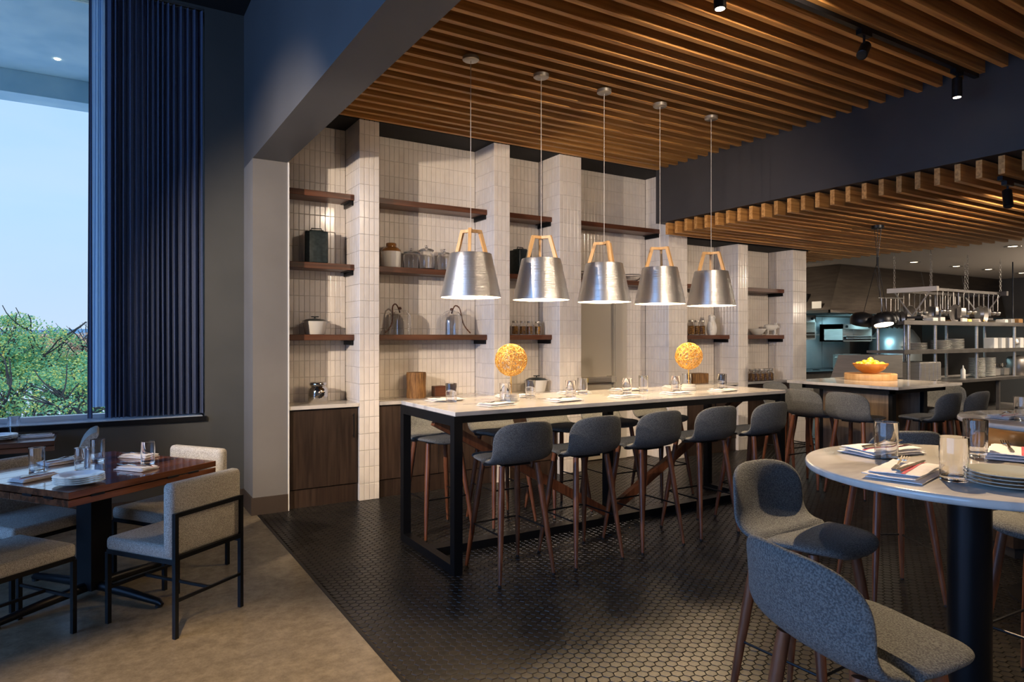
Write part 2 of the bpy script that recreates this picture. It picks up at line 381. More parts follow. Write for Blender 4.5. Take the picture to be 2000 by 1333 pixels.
# walls and ceilings of the window side
TZ = 4.49
w = MB().b2(-5.3, WX, YW, 6.62, 0, .80).b2(WX, 1.3, YW, 6.80, 0, 4.7).b2(-5.3, WX, YW, 6.8, TZ - .02, 4.7)
struct('wall_window', w, M['wall'], 'dark grey wall below and beside the big window')
struct('ceiling', MB().b2(-5.3, 1.12, -4.2, YW, TZ, TZ + .2), M['black'], 'black high ceiling over the window side')
struct('wall_left', MB().b2(-5.3, -5, -4.2, -2.6, 0, TZ).b2(-5.3, -5, -2.6, 5.6, 0, .45).b2(-5.3, -5, -2.6, 5.6, 4.3, TZ).b2(-5.3, -5, 5.6, 6.6, 0, TZ), M['wall'])
struct('wall_front', MB().b2(-5.3, 17.2, -4.4, -4.2, -.1, 4.7), M['rear'])
wd2 = struct('window_2', MB().b2(-5.2, -5.1, -2.6, 5.6, .45, .52).b2(-5.2, -5.1, -2.6, 5.6, 4.22, 4.3).b2(-5.2, -5.1, 2.96, 3.04, .52, 4.22).b2(-5.2, -5.1, .16, .24, .52, 4.22), M['iron'], 'side window outside the frame')
MB().b2(-5.155, -5.145, -2.6, 5.6, .52, 4.22).build('pane', M['pane'], wd2)
# window 1
wn = struct('window_1', MB().b2(-5.2, WX, 6.70, 6.78, .84, .885).b2(-5.2, WX, 6.70, 6.78, 4.40, 4.47).b2(WX - .05, WX, 6.70, 6.78, .885, 4.4), M['sillw'], 'tall window with a view over the trees')
MB().b2(-5.2, WX - .05, 6.735, 6.745, .885, 4.4).build('pane', M['pane'], wn)
MB().b2(-5.2, WX + .01, YW - .03, 6.80, .80, .84).build('sill', M['iron'], wn)
MB().b2(-5.2, WX - .02, 6.49, 6.69, .84, .846).build('sill_track', M['sillw'], wn)
# baseboards
struct('baseboard_window', MB().b2(-5, 1.107, YW - .015, YW, 0, .15), M['base'])
# pier and beam between window side and slat ceiling
pier = MB().b2(1.107, 1.40, YF, YW, 0, 3.09)
struct('wall_pier', pier, M['pier'], 'warm grey pier between the window wall and tiled wall')
struct('baseboard_pier', MB().b2(1.092, 1.40, YF - .015, YF, 0, .15).b2(1.092, 1.107, YF, YW - .015, 0, .15), M['base'])
struct('wall_beam', MB().b2(1.107, 1.40, -4.2, YW, 3.09, 4.7), M['beam1'], 'deep painted beam running overhead from the pier')
struct('trim_1', MB().b2(1.40, 1.412, YF - .012, YF + .01, 0, 3.09), M['white'], 'thin white edge trim of the tiled wall')

# tiled wall: columns and bays
cols = [(XY(702, YF), XY(741, YF), 3.60), (XY(965, YF), XY(996, YF), 3.60), (XY(1093, YF), XY(1135.5, YF), 3.60),
        (XY(1306, YF), XY(1342.5, YF), 3.60), (XY(1442, YF), XY(1461, YF), 2.80), (XY(1549, YF), XY(1575, YF), 2.80)]
TW, THH = .0517, .157
g = .0012; bb = .0035; dp = .006
def tile_mesh(wd, ht, nm='tile'):
    x, z = wd / 2 - g, ht / 2 - g
    o_ = [(-x, 0, -z), (x, 0, -z), (x, 0, z), (-x, 0, z)]
    m_ = [(-x, -dp + .002, -z), (x, -dp + .002, -z), (x, -dp + .002, z), (-x, -dp + .002, z)]
    i_ = [(-x + bb, -dp, -z + bb), (x - bb, -dp, -z + bb), (x - bb, -dp, z - bb), (-x + bb, -dp, z - bb)]
    fs = [(8, 9, 10, 11)] + [(4 + k, 4 + (k + 1) % 4, 8 + (k + 1) % 4, 8 + k) for k in range(4)] + [(k, (k + 1) % 4, 4 + (k + 1) % 4, 4 + k) for k in range(4)]
    return o_ + m_ + i_, fs
tcache = {}
def tile_area(parent, p0, udir, n, width, z0, z1, limit):
    """tiles on a vertical face: p0 lower start, udir unit vector along it, n outward normal"""
    nx = max(1, round(width / TW)); tw = width / nx
    key = round(tw, 4)
    if key not in tcache:
        vs, fs = tile_mesh(tw, THH); tcache[key] = (vs, fs, MB().add(vs, fs).mesh('tile', M['tile']))
    vs, fs, me = tcache[key]
    nz = int((z1 - z0) / THH) + 1
    ud = Vector(udir); nn = Vector(n); Mx = Matrix((ud, -nn, Vector((0, 0, 1)))).transposed()
    rz = atan2(ud.y, ud.x)
    # rows anchored so that a joint falls at z=0 grid
    items = []
    for i in range(nx):
        for k in range(nz):
            zc = z0 + (k + .5) * THH
            h = THH
            if zc + THH / 2 > z1 + .001:
                continue
            c = Vector(p0) + ud * (tw * (i + .5)); c.z = zc
            items.append(((c - Vector((0, 0, 1.6))).length, c))
    items.sort(key=lambda q: q[0])
    rest = MB()
    for q, (dd, c) in enumerate(items):
        tl = random.uniform(-.003, .003); tl2 = random.uniform(-.003, .003)
        if q < limit:
            ob = bpy.data.objects.new('tile', me); COL.objects.link(ob); ob.parent = parent; ob.location = c; ob.rotation_euler = (tl, 0, rz + tl2)
        else:
            Rm = Matrix.Rotation(rz + tl2, 3, 'Z') @ Matrix.Rotation(tl, 3, 'X')
            rest.add([Rm @ Vector(p) + c for p in vs], fs)
    # top remainder strip
    zt = z0 + (nz - 1) * THH
    if z1 - zt > .02:
        vs2, fs2 = tile_mesh(tw, z1 - zt)
        for i in range(nx):
            c = Vector(p0) + ud * (tw * (i + .5)); c.z = (z1 + zt) / 2
            rest.add([Mx @ Vector(p) + c for p in vs2], fs2)
    if rest.v: rest.build('tile_field', M['tile'], parent, kind='stuff')
for ci, (x0, x1, zt) in enumerate(cols):
    c = struct('wall_column', MB().b2(x0 + dp, x1 - dp, YF + dp, YW, 0, zt), M['tgrout'], 'white tiled column between shelf bays, number %d from the left' % (ci + 1))
    c['label'] = 'white tiled wall column, ' + ['first', 'second', 'third', 'fourth', 'fifth', 'sixth'][ci] + ' from the pier'
    lim = (110, 180) if ci < 4 else (0, 0)
    tile_area(c, (x0, YF + dp, 0), (1, 0, 0), (0, -1, 0), x1 - x0, 0, zt, lim[0])
    tile_area(c, (x0 + dp, YW, 0), (0, -1, 0), (-1, 0, 0), YW - YF, 0, zt, lim[1])
    tile_area(c, (x1 - dp, YF, 0), (0, 1, 0), (1, 0, 0), YW - YF, 0, zt, 0)
DX0, DX1 = cols[2][1], XY(1201, YW)   # door leaf
DX2 = XY(1223, YW)
bays = [(1.40, cols[0][0]), (cols[0][1], cols[1][0]), (cols[1][1], cols[2][0]), (cols[2][1], cols[3][0]), (cols[3][1], cols[4][0]), (cols[4][1], cols[5][0])]
DZ = 2.12
for bi, (x0, x1) in enumerate(bays):
    if bi == 3:
        b = MB().b2(x0, x1, YW + dp, YW + .15, DZ, 3.65).b2(DX2, x1, YW + dp, YW + .15, 0, DZ)
    else: b = MB().b2(x0, x1, YW + dp, YW + .15, 0, 3.65)
    bw = struct('wall_back', b, M['tgrout']); bw['label'] = 'white tiled back wall, ' + ['first', 'second', 'third', 'fourth', 'fifth', 'sixth'][bi] + ' bay from the pier'
    zt = 3.59 if bi < 4 else 2.80
    lim = 290 if bi < 3 else 0
    if bi == 3:
        tile_area(bw, (x0, YW + dp, 0), (1, 0, 0), (0, -1, 0), x1 - x0, DZ, zt, 0)
        tile_area(bw, (DX2, YW + dp, 0), (1, 0, 0), (0, -1, 0), x1 - DX2, 0, DZ, 0)
    else:
        tile_area(bw, (x0, YW + dp, 0), (1, 0, 0), (0, -1, 0), x1 - x0, .84 if bi != 3 else 0, zt, lim)
# black soffits over the bays
struct('ceiling_bay', MB().b2(1.40, cols[3][0], YF + .0, YW + .15, ZA, ZA + .1), M['black'])
struct('ceiling_bay', MB().b2(cols[3][1], 8.85, YF - .0, YW + .15, 2.80, 2.9).b2(cols[3][1], 8.85, YF, YW + .15, 2.9, 4.7).b2(cols[3][0], cols[3][1], YF, YW + .15, 3.601, 4.7), M['black'])
struct('wall_back', MB().b2(1.3, 8.9, YW + .151, YW + .30, 0, 4.7), M['black'])
# steel door in the fourth bay
dr = struct('door_1', MB().b2(DX0 + .0, DX1, YW + .04, YW + .08, .01, DZ - .03), M['doorsteel'], 'warm grey steel door with a push bar')
MB().b2(DX1, DX2, YW - .01, YW + .1, 0, DZ).b2(DX0, DX1, YW - .01, YW + .1, DZ - .03, DZ + .02).b2(DX1 - .02, DX1, YW + .0, YW + .04, 0, DZ).build('door_frame', M['doorsteel'], dr)
pb = PY(1165, 742, YW - .02)
MB().bevbox(((DX0 + DX1) / 2 + .02, YW - .03, pb.z), (DX1 - DX0 - .06, .05, .07), .015).build('push_bar', M['steel'], dr)
MB().b2(DX0 + .02, DX0 + .38, YW - .062, YW - .056, pb.z - .028, pb.z + .028).build('bar_label', M['yellow'], dr)
MB().b2(DX1 - .1, DX1 - .04, YW - .06, YW + .04, pb.z - .04, pb.z + .04).b2(DX0 + .0, DX0 + .05, YW - .06, YW + .04, pb.z - .04, pb.z + .04).build('bar_bracket', M['doorsteel'], dr)

# slat ceilings
ca = struct('ceiling', MB().b2(1.40, XB2, -4.2, YW + .15, 3.95, 4.7), M['black'], 'black ceiling with orange cedar slats, near side')
PIT = .154
sm = MB().b2(-(XB2 - 1.405) / 2, (XB2 - 1.405) / 2, -.021, .021, 0, .15).mesh('slat', M['slat'])
k = 0; y = 6.04
while y > -1.2:
    ob = bpy.data.objects.new('slat', sm); COL.objects.link(ob); ob.parent = ca
    ob.location = ((XB2 + 1.405) / 2, y, ZA + random.uniform(-.004, .004)); y -= PIT
MB().b2(2.2, 2.26, -1.3, 6.05, ZA + .153, ZA + .2).b2(4.8, 4.86, -1.3, 6.05, ZA + .153, ZA + .2).build('batten', M['black'], ca)
struct('wall_beam', MB().b2(XB2, XB2 + .28, -4.2, YF, ZB + .15, 4.7), M['beam2'], 'charcoal beam between the two slat ceilings')
XE = 10.15
cb = struct('ceiling', MB().b2(XB2 + .28, XE, -4.2, YF, 3.15, 3.4).b2(8.85, XE, YF, 7.05, 3.15, 3.4), M['black'], 'black ceiling with orange cedar slats, kitchen side')
x0 = XB2 + .03
sm = MB().b2(-(XE - x0) / 2, (XE - x0) / 2, -.022, .022, 0, .14).mesh('slat', M['slat'])
sm2 = MB().b2(-(XE - 8.88) / 2, (XE - 8.88) / 2, -.022, .022, 0, .14).mesh('slat', M['slat'])
y = 7.0
while y > -.3:
    if y > YF - .03: me, xc = sm2, (XE + 8.88) / 2
    else: me, xc = sm, (XE + x0) / 2
    ob = bpy.data.objects.new('slat', me); COL.objects.link(ob); ob.parent = cb
    ob.location = (xc, y, ZB + random.uniform(-.004, .004)); y -= PIT

# kitchen shell
kc = struct('ceiling', MB().b2(XE, 17.2, -4.2, 9, 2.82, 3.4).b2(8.85, XE, 7.05, 9, 2.82, 3.4), M['kceil'], 'plain pale ceiling of the open kitchen')
struct('wall_kitchen', MB().b2(8.80, 17.2, 8.6, 8.8, 0, 3.4).b2(17, 17.2, -4.2, 8.8, 0, 3.4), M['kwall'], 'dark back wall of the open kitchen')
struct('wall_kitchen', MB().b2(8.83, 8.9, YW, 8.8, 0, 3.15), M['kwall'])
for uu, vv, dlab in ((1785, 512, 'above the left chains of the pot rack'), (1868, 520, 'above the middle of the pot rack'), (1931, 526, 'above the right chains of the pot rack'), (1978, 481, 'at the right edge near the wooden slats'), (1996, 533, 'far back at the right edge')):
    p = PZ(uu, vv, 2.82)
    t = thing('downlight', 'recessed kitchen ceiling light ' + dlab, 'light', p, group='kitchen ceiling downlights')
    MB().lathe([(.06, -.001), (.10, -.001), (.105, -.006), (.10, -.012), (.06, -.008)], 20).build('ring', M['steel'], t, 40)
    MB().lathe([(0, -.004), (.06, -.004), (.06, -.002), (0, -.002)], 20).build('lens', M['bulb'], t)
    light('SPOT', 'downlight_lamp', (p.x, p.y, 2.78), 70, WARMW, (p.x, p.y, 0), .05, 120, .6)


def nth(k):
    return ['first', 'second', 'third', 'fourth', 'fifth', 'sixth', 'seventh', 'eighth', 'ninth', 'tenth', 'eleventh', 'twelfth', 'thirteenth', 'fourteenth', 'fifteenth', 'sixteenth', 'seventeenth'][k]
# ------------------------------------------------------------------ shelves and cabinets in the bays
YSH = 6.225
ORD = ['first', 'second', 'third', 'fourth', 'fifth', 'sixth']
SHZ = {'upper': 2.905, 'middle': 2.235, 'lower': 1.565}
def shelf(bi, lev):
    x0, x1 = bays[bi]; z = SHZ[lev]
    t = thing('wall_shelf', 'dark walnut %s shelf in the %s tiled bay from the pier' % (lev, ORD[bi]), 'shelf', ((x0 + x1) / 2, YSH, z - .055), group='walnut shelves in the tiled wall')
    hw = (x1 - x0) / 2 - .002
    MB().bevbox((0, (YW - YSH) / 2 - .004, .0275), (2 * hw, YW - YSH - .008, .055), .003, 1).build('shelf_board', M['walnut'], t)
    for s in (-1, 1):
        MB().b2(s * hw - s * .001, s * (hw - .02), .02, YW - YSH - .01, -.045, 0).b2(s * hw, s * (hw - .05), .02, YW - YSH - .01, -.006, 0).build('bracket', M['iron'], t)
for bi in range(4): shelf(bi, 'upper')
for bi in range(6): shelf(bi, 'middle')
for bi in (0, 1, 2, 4, 5): shelf(bi, 'lower')
for bi in (0, 1, 2, 4, 5):
    x0, x1 = bays[bi]; w_ = x1 - x0
    ct = MB().bevbox(((x0 + x1) / 2, (YF - .0 + YW) / 2 - .004, .905), (w_ - .006, YW - YF - .006, .034), .003, 1).build('countertop', M['marble'])
    tag(ct, 'white stone counter slab on the low cabinet of the %s tiled bay' % ORD[bi], 'countertop', 'stone slabs on the bay cabinets')
    t = thing('base_cabinet', 'dark brown wood base cabinet in the %s tiled bay from the pier' % ORD[bi], 'cabinet', ((x0 + x1) / 2, YF + .03, 0), group='dark cabinets of the tiled wall')
    MB().b2(-w_ / 2 + .004, w_ / 2 - .004, .02, YW - YF - .04, .0, .886).build('carcass', M['cab'], t)
    MB().b2(-w_ / 2 + .004, w_ / 2 - .004, .012, .02, 0, .165).build('toe_kick', M['cab'], t)
    nd = 1 if w_ < .8 else 2
    for q in range(nd):
        dw = (w_ - .012) / nd; cx = -w_ / 2 + .006 + dw * (q + .5)
        d = MB().bevbox((cx, .009, .526), (dw - .004, .02, .712), .0015, 1).build('door', M['cab'], t)
        hx = cx + dw / 2 - .045
        if nd == 2 and q == 1: hx = cx - dw / 2 + .045
        MB().bar((hx, -.028, .60), (hx, -.028, .83), .010).bar((hx, -.028, .62), (hx, 0, .62), .008).bar((hx, -.028, .81), (hx, 0, .81), .008).build('handle', M['iron'], d)

# ------------------------------------------------------------------ long communal table
TX0, TX1, TY0, TY1, TZT = 1.93, 5.27, 3.85, 4.76, 1.06
t = thing('communal_table', 'long marble topped counter height table on a dark steel frame under the five metal pendants', 'table', (TX0, TY0, 0))
def L(x, y, z): return (x - TX0, y - TY0, z)
def lb(mb, x0, x1, y0, y1, z0, z1): return mb.b2(x0 - TX0, x1 - TX0, y0 - TY0, y1 - TY0, z0, z1)
LW, LH = TX1 - TX0, TY1 - TY0
MB().bevbox((LW / 2 + .01, LH / 2, TZT - .015), (LW + .01, LH, .03), .004, 2).build('tabletop', M['marble'], t)
lb(MB(), TX0 + .06, TX1, TY0 + .005, TY0 + .055, .985, 1.03).build('side_rail', M['iron'], t)
lb(MB(), TX0 + .06, TX1, TY1 - .055, TY1 - .005, .985, 1.03).build('side_rail', M['iron'], t)
for x in (TX0, TX1 - .06):
    lb(MB(), x, x + .06, TY0, TY1, .965, 1.03).build('end_rail', M['iron'], t)
    lb(MB(), x, x + .06, TY0, TY0 + .06, 0, .965).build('leg', M['iron'], t)
    lb(MB(), x, x + .06, TY1 - .06, TY1, 0, .965).build('leg', M['iron'], t)
    lb(MB(), x, x + .06, TY0 + .06, TY1 - .06, 0, .06).build('foot_rail', M['iron'], t)
lb(MB(), TX0 + .06, TX1 - .06, 4.26, 4.35, 0, .06).build('floor_rail', M['iron'], t)
lb(MB(), 3.55, 3.61, 4.27, 4.34, .06, 1.03).build('centre_post', M['iron'], t)
MB().bar(L(2.0, 4.305, .95), L(3.54, 4.305, .10), .05, .07).build('wood_brace', M['walnutleg'], t)
MB().bar(L(3.62, 4.305, .10), L(5.2, 4.305, .95), .05, .07).build('wood_brace', M['walnutleg'], t)

# ------------------------------------------------------------------ high stool
def crv(P, n):
    """Catmull-Rom sampling"""
    out = []; P = [P[0]] + list(P) + [P[-1]]
    for i in range(n + 1):
        s = i / n * (len(P) - 3); k = min(int(s), len(P) - 4); f = s - k
        a, b, c, d = [Vector(q) for q in P[k:k + 4]]
        out.append(.5 * ((2 * b) + (c - a) * f + (2 * a - 5 * b + 4 * c - d) * f * f + (-a + 3 * b - 3 * c + d) * f ** 3))
    return out
def shell_mesh():
    raw = crv([(.228, .722), (.195, .747), (.09, .750), (-.01, .744), (-.09, .745), (-.15, .762), (-.195, .805), (-.222, .88), (-.238, .95), (-.250, 1.012)], 400)
    al = [0]
    for a_, b_ in zip(raw[:-1], raw[1:]): al.append(al[-1] + (b_ - a_).length)
    prof = []; q_ = 0
    for i in range(121):
        tg_ = al[-1] * i / 120
        while q_ < 399 and al[q_ + 1] < tg_: q_ += 1
        prof.append(raw[q_].lerp(raw[q_ + 1], min(1, max(0, (tg_ - al[q_]) / max(1e-9, al[q_ + 1] - al[q_])))))
    NS, NU = 44, 22; T = .021
    mb = MB(); top = []; bot = []
    for i in range(NS + 1):
        s = .5 - .5 * cos(pi * i / NS); k = s * 120; ka = min(int(k), 119); f = k - ka
        p = prof[ka] * (1 - f) + prof[ka + 1] * f
        tg = (prof[min(ka + 2, 120)] - prof[max(ka - 1, 0)]).normalized(); nrm = Vector((tg.y, -tg.x))  # (y,z) normal
        if nrm.y < 0 and s < .4: nrm = -nrm
        if s >= .4 and nrm.x < 0: nrm = -nrm
        e_ = abs(2 * s - 1); wid = (.20 + .03 * min(1, s / .3)) * max(0, 1 - e_ ** 6.5) ** .38
        back = max(0, min(1, (s - .50) / .38)); back = back * back * (3 - 2 * back)
        rt, rb = [], []
        for j in range(NU + 1):
            u = sin((j / NU - .5) * pi)
            lift = (.010 + .050 * back) * (u * wid / .23) ** 2
            th = T * sqrt(max(0, 1 - abs(u) ** 5)) * sqrt(max(0, 1 - e_ ** 14))
            x = u * wid
            c = Vector((p[0] + nrm.x * lift, p[1] + nrm.y * lift))
            rt.append(Vector((x, c.x + nrm.x * th, c.y + nrm.y * th))); rb.append(Vector((x, c.x - nrm.x * th, c.y - nrm.y * th)))
        top.append(rt); bot.append(rb)
    N = NU + 1
    mb.add([q for r in top for q in r] + [q for r in bot for q in r], [])
    B = N * (NS + 1)
    for i in range(NS):
        for j in range(NU):
            a = i * N + j; mb.f.append((a, a + 1, a + N + 1, a + N)); mb.f.append((B + a, B + a + N, B + a + N + 1, B + a + 1))
    return mb
def weld(me, dist=.0004):
    import bmesh
    bm = bmesh.new(); bm.from_mesh(me); bmesh.ops.remove_doubles(bm, verts=bm.verts, dist=dist)
    bmesh.ops.recalc_face_normals(bm, faces=bm.faces); bm.to_mesh(me); bm.free(); me.shade_smooth()
def make_stool():
    t = thing('bar_stool', 'x', 'stool')
    s = shell_mesh().build('seat_shell', M['stoolfab'], t, 60); weld(s.data)
    pts = {}
    for sx in (-1, 1):
        for sy in (-1, 1):
            a = Vector((sx * .135, sy * .12 - .005, .725)); b = Vector((sx * .205, sy * .215, .012))
            lg = MB().tube([a + (b - a) * q for q in (0, .35, .7, 1)], [.019, .021, .017, .011], 12).build('leg', M['walnutleg'], t, 40)
            MB().lathe([(0, 0), (.011, 0), (.011, .014), (0, .014)], 10, (b.x, b.y, 0)).build('foot_cap', M['rubber'], lg)
            pts[sx, sy] = a + (b - a) * (.725 - .30) / (.713)
    MB().b2(-.10, .10, -.10, .10, .712, .728).build('seat_plate', M['iron'], t)
    for a, b in (((-1, -1), (-1, 1)), ((1, -1), (1, 1)), ((-1, 1), (1, 1))):
        MB().tube([pts[a], pts[b]], .006, 8).build('footrest_bar', M['iron'], t, 40)
    return t
stool0 = make_stool(); stool_used = [False]
def place_stool(x, y, fx, fy, label, group):
    rz = atan2(-fx, fy)
    if not stool_used[0]:
        stool_used[0] = True; stool0.location = (x, y, 0); stool0.rotation_euler = (0, 0, rz); stool0['label'] = label; stool0['group'] = group; return stool0
    return dup(stool0, (x, y, 0), rz, label, group)
for i, x in enumerate((2.29, 2.875, 3.465, 4.07, 4.70)):
    place_stool(x, 3.76, random.uniform(-.03, .03), 1, 'grey bar stool, near side of the long marble table, %s from the left' % ORD[i], 'stools at the long marble table')
for i, x in enumerate((2.27, 2.86, 3.45, 4.06, 4.70)):
    place_stool(x, 4.83, random.uniform(-.05, .05), -1, 'grey bar stool, far side of the long marble table, %s from the left' % ORD[i], 'stools at the long marble table')
IS = [(6.31, 3.80, 1, 0, 'grey bar stool at the left end of the square marble island, the nearer one'),
      (6.29, 4.27, 1, 0, 'grey bar stool at the left end of the square marble island, the one behind'),
      (6.90, 3.43, 0, 1, 'grey bar stool seen from behind on the near side of the marble island, left one'),
      (7.34, 3.38, 0, 1, 'grey bar stool seen from behind on the near side of the marble island, right one'),
      (7.80, 3.80, -1, 0, 'grey bar stool at the right end of the marble island, nearer one facing left'),
      (7.78, 4.29, -1, 0, 'grey bar stool at the right end of the marble island, farther one'),
      (7.2, 4.86, 0, -1, 'grey bar stool behind the marble island, next to the last tiled column'),
      (6.72, 4.86, 0, -1, 'grey bar stool behind the marble island, close to the end of the long table')]
for x, y, fx, fy, lab in IS: place_stool(x, y, fx, fy, lab, 'stools around the marble island')
place_stool(2.415, 1.665, .03, -1, 'grey wool bar stool left of the round marble table with its seat towards the camera', 'stools around the round marble table')
place_stool(1.715, 1.03, .965, -.262, 'large grey wool bar stool in the foreground seen from behind', 'stools around the round marble table')
place_stool(4.05, 2.24, .5235, .852, 'grey bar stool behind the round marble table, mostly hidden by it', 'stools around the round marble table')
place_stool(3.42, 1.20, -1, .05, 'grey bar stool right of the round table column, cut by the frame', 'stools around the round marble table')

# ------------------------------------------------------------------ marble island
IX0, IX1, IY0, IY1 = 6.49, 7.72, 3.50, 4.72
t = thing('marble_island', 'square marble topped high table with a wood panel base near the kitchen', 'table', ((IX0 + IX1) / 2, (IY0 + IY1) / 2, 0))
MB().bevbox((0, 0, 1.045), (IX1 - IX0, IY1 - IY0, .03), .004).build('tabletop', M['marble'], t)
MB().b2(-.50, .50, -.50, -.46, .98, 1.03).b2(-.50, .50, .46, .50, .98, 1.03).b2(-.5, -.46, -.5, .5, .98, 1.03).b2(.46, .5, -.5, .5, .98, 1.03).build('apron_rail', M['iron'], t)
for sx in (-1, 1):
    MB().b2(sx * .30 - .03, sx * .30 + .03, -.36, .36, .02, .98).build('wood_panel', M['greyoak'], t)
    for sy in (-1, 1):
        MB().b2(sx * .30 - .035, sx * .30 + .035, sy * .38 - .02, sy * .38 + .02, 0, .98).build('leg', M['iron'], t)
# ------------------------------------------------------------------ round pedestal tables
RTC = Vector((2.748, 1.222, 0)); RR = .56
def round_table(c, lab):
    t = thing('round_table', lab, 'table', (c.x, c.y, 0))
    r = RR; MB().lathe([(0, 1.03), (r - .012, 1.03), (r - .003, 1.033), (r, 1.04), (r, 1.052), (r - .003, 1.058), (r - .008, 1.06), (0, 1.06)], 96).build('tabletop', M['marble'], t, 50)
    MB().lathe([(0, .03), (.071, .03), (.071, 1.02), (0, 1.02)], 40).build('column', M['iron'], t, 50)
    MB().lathe([(0, 0), (.30, 0), (.30, .012), (.10, .03), (0, .03)], 48).build('base_plate', M['iron'], t, 50)
    MB().lathe([(0, 1.02), (.2, 1.02), (.2, 1.03), (0, 1.03)], 32).build('top_plate', M['iron'], t, 50)
    return t
round_table(RTC, 'round white marble table on a thick black column in the right foreground')
R2C = PZ(1907, 822, 1.06); R2C = W2(R2C.x * CF - R2C.y * SF + .56, R2C.x * SF + R2C.y * CF)
round_table(R2C, 'second round marble table cut off by the right edge of the frame')
# tan leather bench below second round table
bc = W2(3.98, 4.80)
t = thing('leather_bench', 'rounded tan leather bench behind the second round table at the right edge', 'bench', (bc.x, bc.y, 0), -TH)
MB().bevbox((0, 0, .76), (1.15, .50, .24), .10, 5).build('cushion', M['leather'], t, 60)
MB().b2(-.52, .52, -.2, .2, .08, .64).build('base', M['cab'], t)
MB().b2(-.48, .48, -.16, .16, 0, .08).build('plinth', M['black'], t)

# ------------------------------------------------------------------ window side dining table and chairs
TA = atan2(.38 * 0 + (.925 * CF - .38 * SF), (.925 * SF + .38 * CF))   # world angle of the table's a axis
DTC = W2(-2.52, 4.02)
def DT(a, b, z=0):
    e1 = Vector((cos(TA), sin(TA), 0)); e2 = Vector((-sin(TA), cos(TA), 0)); return DTC + e1 * a + e2 * b + Vector((0, 0, z))
t = thing('dining_table', 'square reclaimed wood dining table with folding leaves on a black pedestal by the curtain', 'table', DTC, TA)
hs = .475
for k in range(7):
    y0 = -hs + k * 2 * hs / 7; MB().bevbox((0, y0 + hs / 7, .732), (2 * hs, 2 * hs / 7 - .0008, .036), .002, 1).build('top_board', M['tablewood'], t)
lf = []
for k in range(2):
    s = -1 if k == 0 else 1
    MB().bevbox((0, s * (hs / 2 + .0), .690), (2 * hs, hs - .004, .036), .002, 1).build('folded_leaf', M['tablewood'], t)
for hx, hy, ax in ((-.476, .35, 1), (-.476, -.15, 1), (-.476, -.32, 1), (-.32, -.476, 0), (0.15, -.476, 0), (.3, -.476, 0)):
    sz = (.006, .075, .012) if ax else (.075, .006, .012)
    MB().box((hx, hy, .711), sz).build('hinge', M['iron'], t)
MB().b2(-.065, .065, -.065, .065, .04, .66).build('column', M['iron'], t)
MB().b2(-.22, .22, -.22, .22, .655, .672).build('top_plate', M['iron'], t)
for q in range(4):
    a = q * pi / 2; c, s = cos(a), sin(a)
    ft = MB().tube([(c * .05, s * .05, .055), (c * .3, s * .3, .045), (c * .54, s * .54, .030), (c * .565, s * .565, .018)], [.030, .026, .020, .012], 10)
    ft.build('foot', M['iron'], t, 50)
    MB().lathe([(0, 0), (.02, 0), (.02, .014), (0, .014)], 10, (c * .54, s * .54, 0)).build('glide', M['rubber'], t)

def make_chair():
    t = thing('dining_chair', 'x', 'chair'); w, d = .22, .2475; q = .022
    MB().bevbox((0, .012, .43), (.455, .50, .075), .022, 3).build('seat_cushion', M['chairfab'], t, 60)
    MB().bevbox((0, -.205, .60), (.475, .075, .385), .028, 3).build('backrest', M['chairfab'], t, 60)
    for sx in (-1, 1):
        MB().bar((sx * w, -d, 0), (sx * w, -d, .64), q).build('leg', M['iron'], t)
        MB().bar((sx * w, d, 0), (sx * w, d, .385), q).build('leg', M['iron'], t)
        MB().bar((sx * w, -d, .39), (sx * w, d, .39), q).build('side_rail', M['iron'], t)
    MB().bar((-w, -d, .63), (w, -d, .63), q).build('back_rail', M['iron'], t)
    MB().bar((-w, -d, .41), (w, -d, .41), q).build('back_rail', M['iron'], t)
    MB().bar((-w, d, .385), (w, d, .385), q).build('front_rail', M['iron'], t)
    MB().bar((-w, d, .19), (w, d, .19), .014).build('stretcher', M['iron'], t)
    MB().bar((-w, -d, .19), (w, -d, .19), .014).build('stretcher', M['iron'], t)
    MB().bar((0, -d, .19), (0, d, .19), .014).build('stretcher', M['iron'], t)
    return t
ch0 = make_chair()
def chair(o, a, b, face, label):   # face: angle in table frame of the sitting direction
    p = DT(a, b); o.location = p; o.rotation_euler = (0, 0, TA + face - pi / 2); o['label'] = label; o['group'] = 'upholstered chairs at the dining table'
chair(ch0, -.04, -.722, pi / 2, 'beige upholstered chair seen from behind at the near right of the dining table')
chair(dup(ch0), .445, -.13, pi, 'upholstered chair on the curtain side of the dining table, back towards the pier')
chair(dup(ch0), -.66, -.20, 0, 'upholstered chair in the left foreground with only its seat in the frame')
chair(dup(ch0), -.15, .40, -pi / 2, 'upholstered chair at the left end of the dining table, seat under the tabletop')

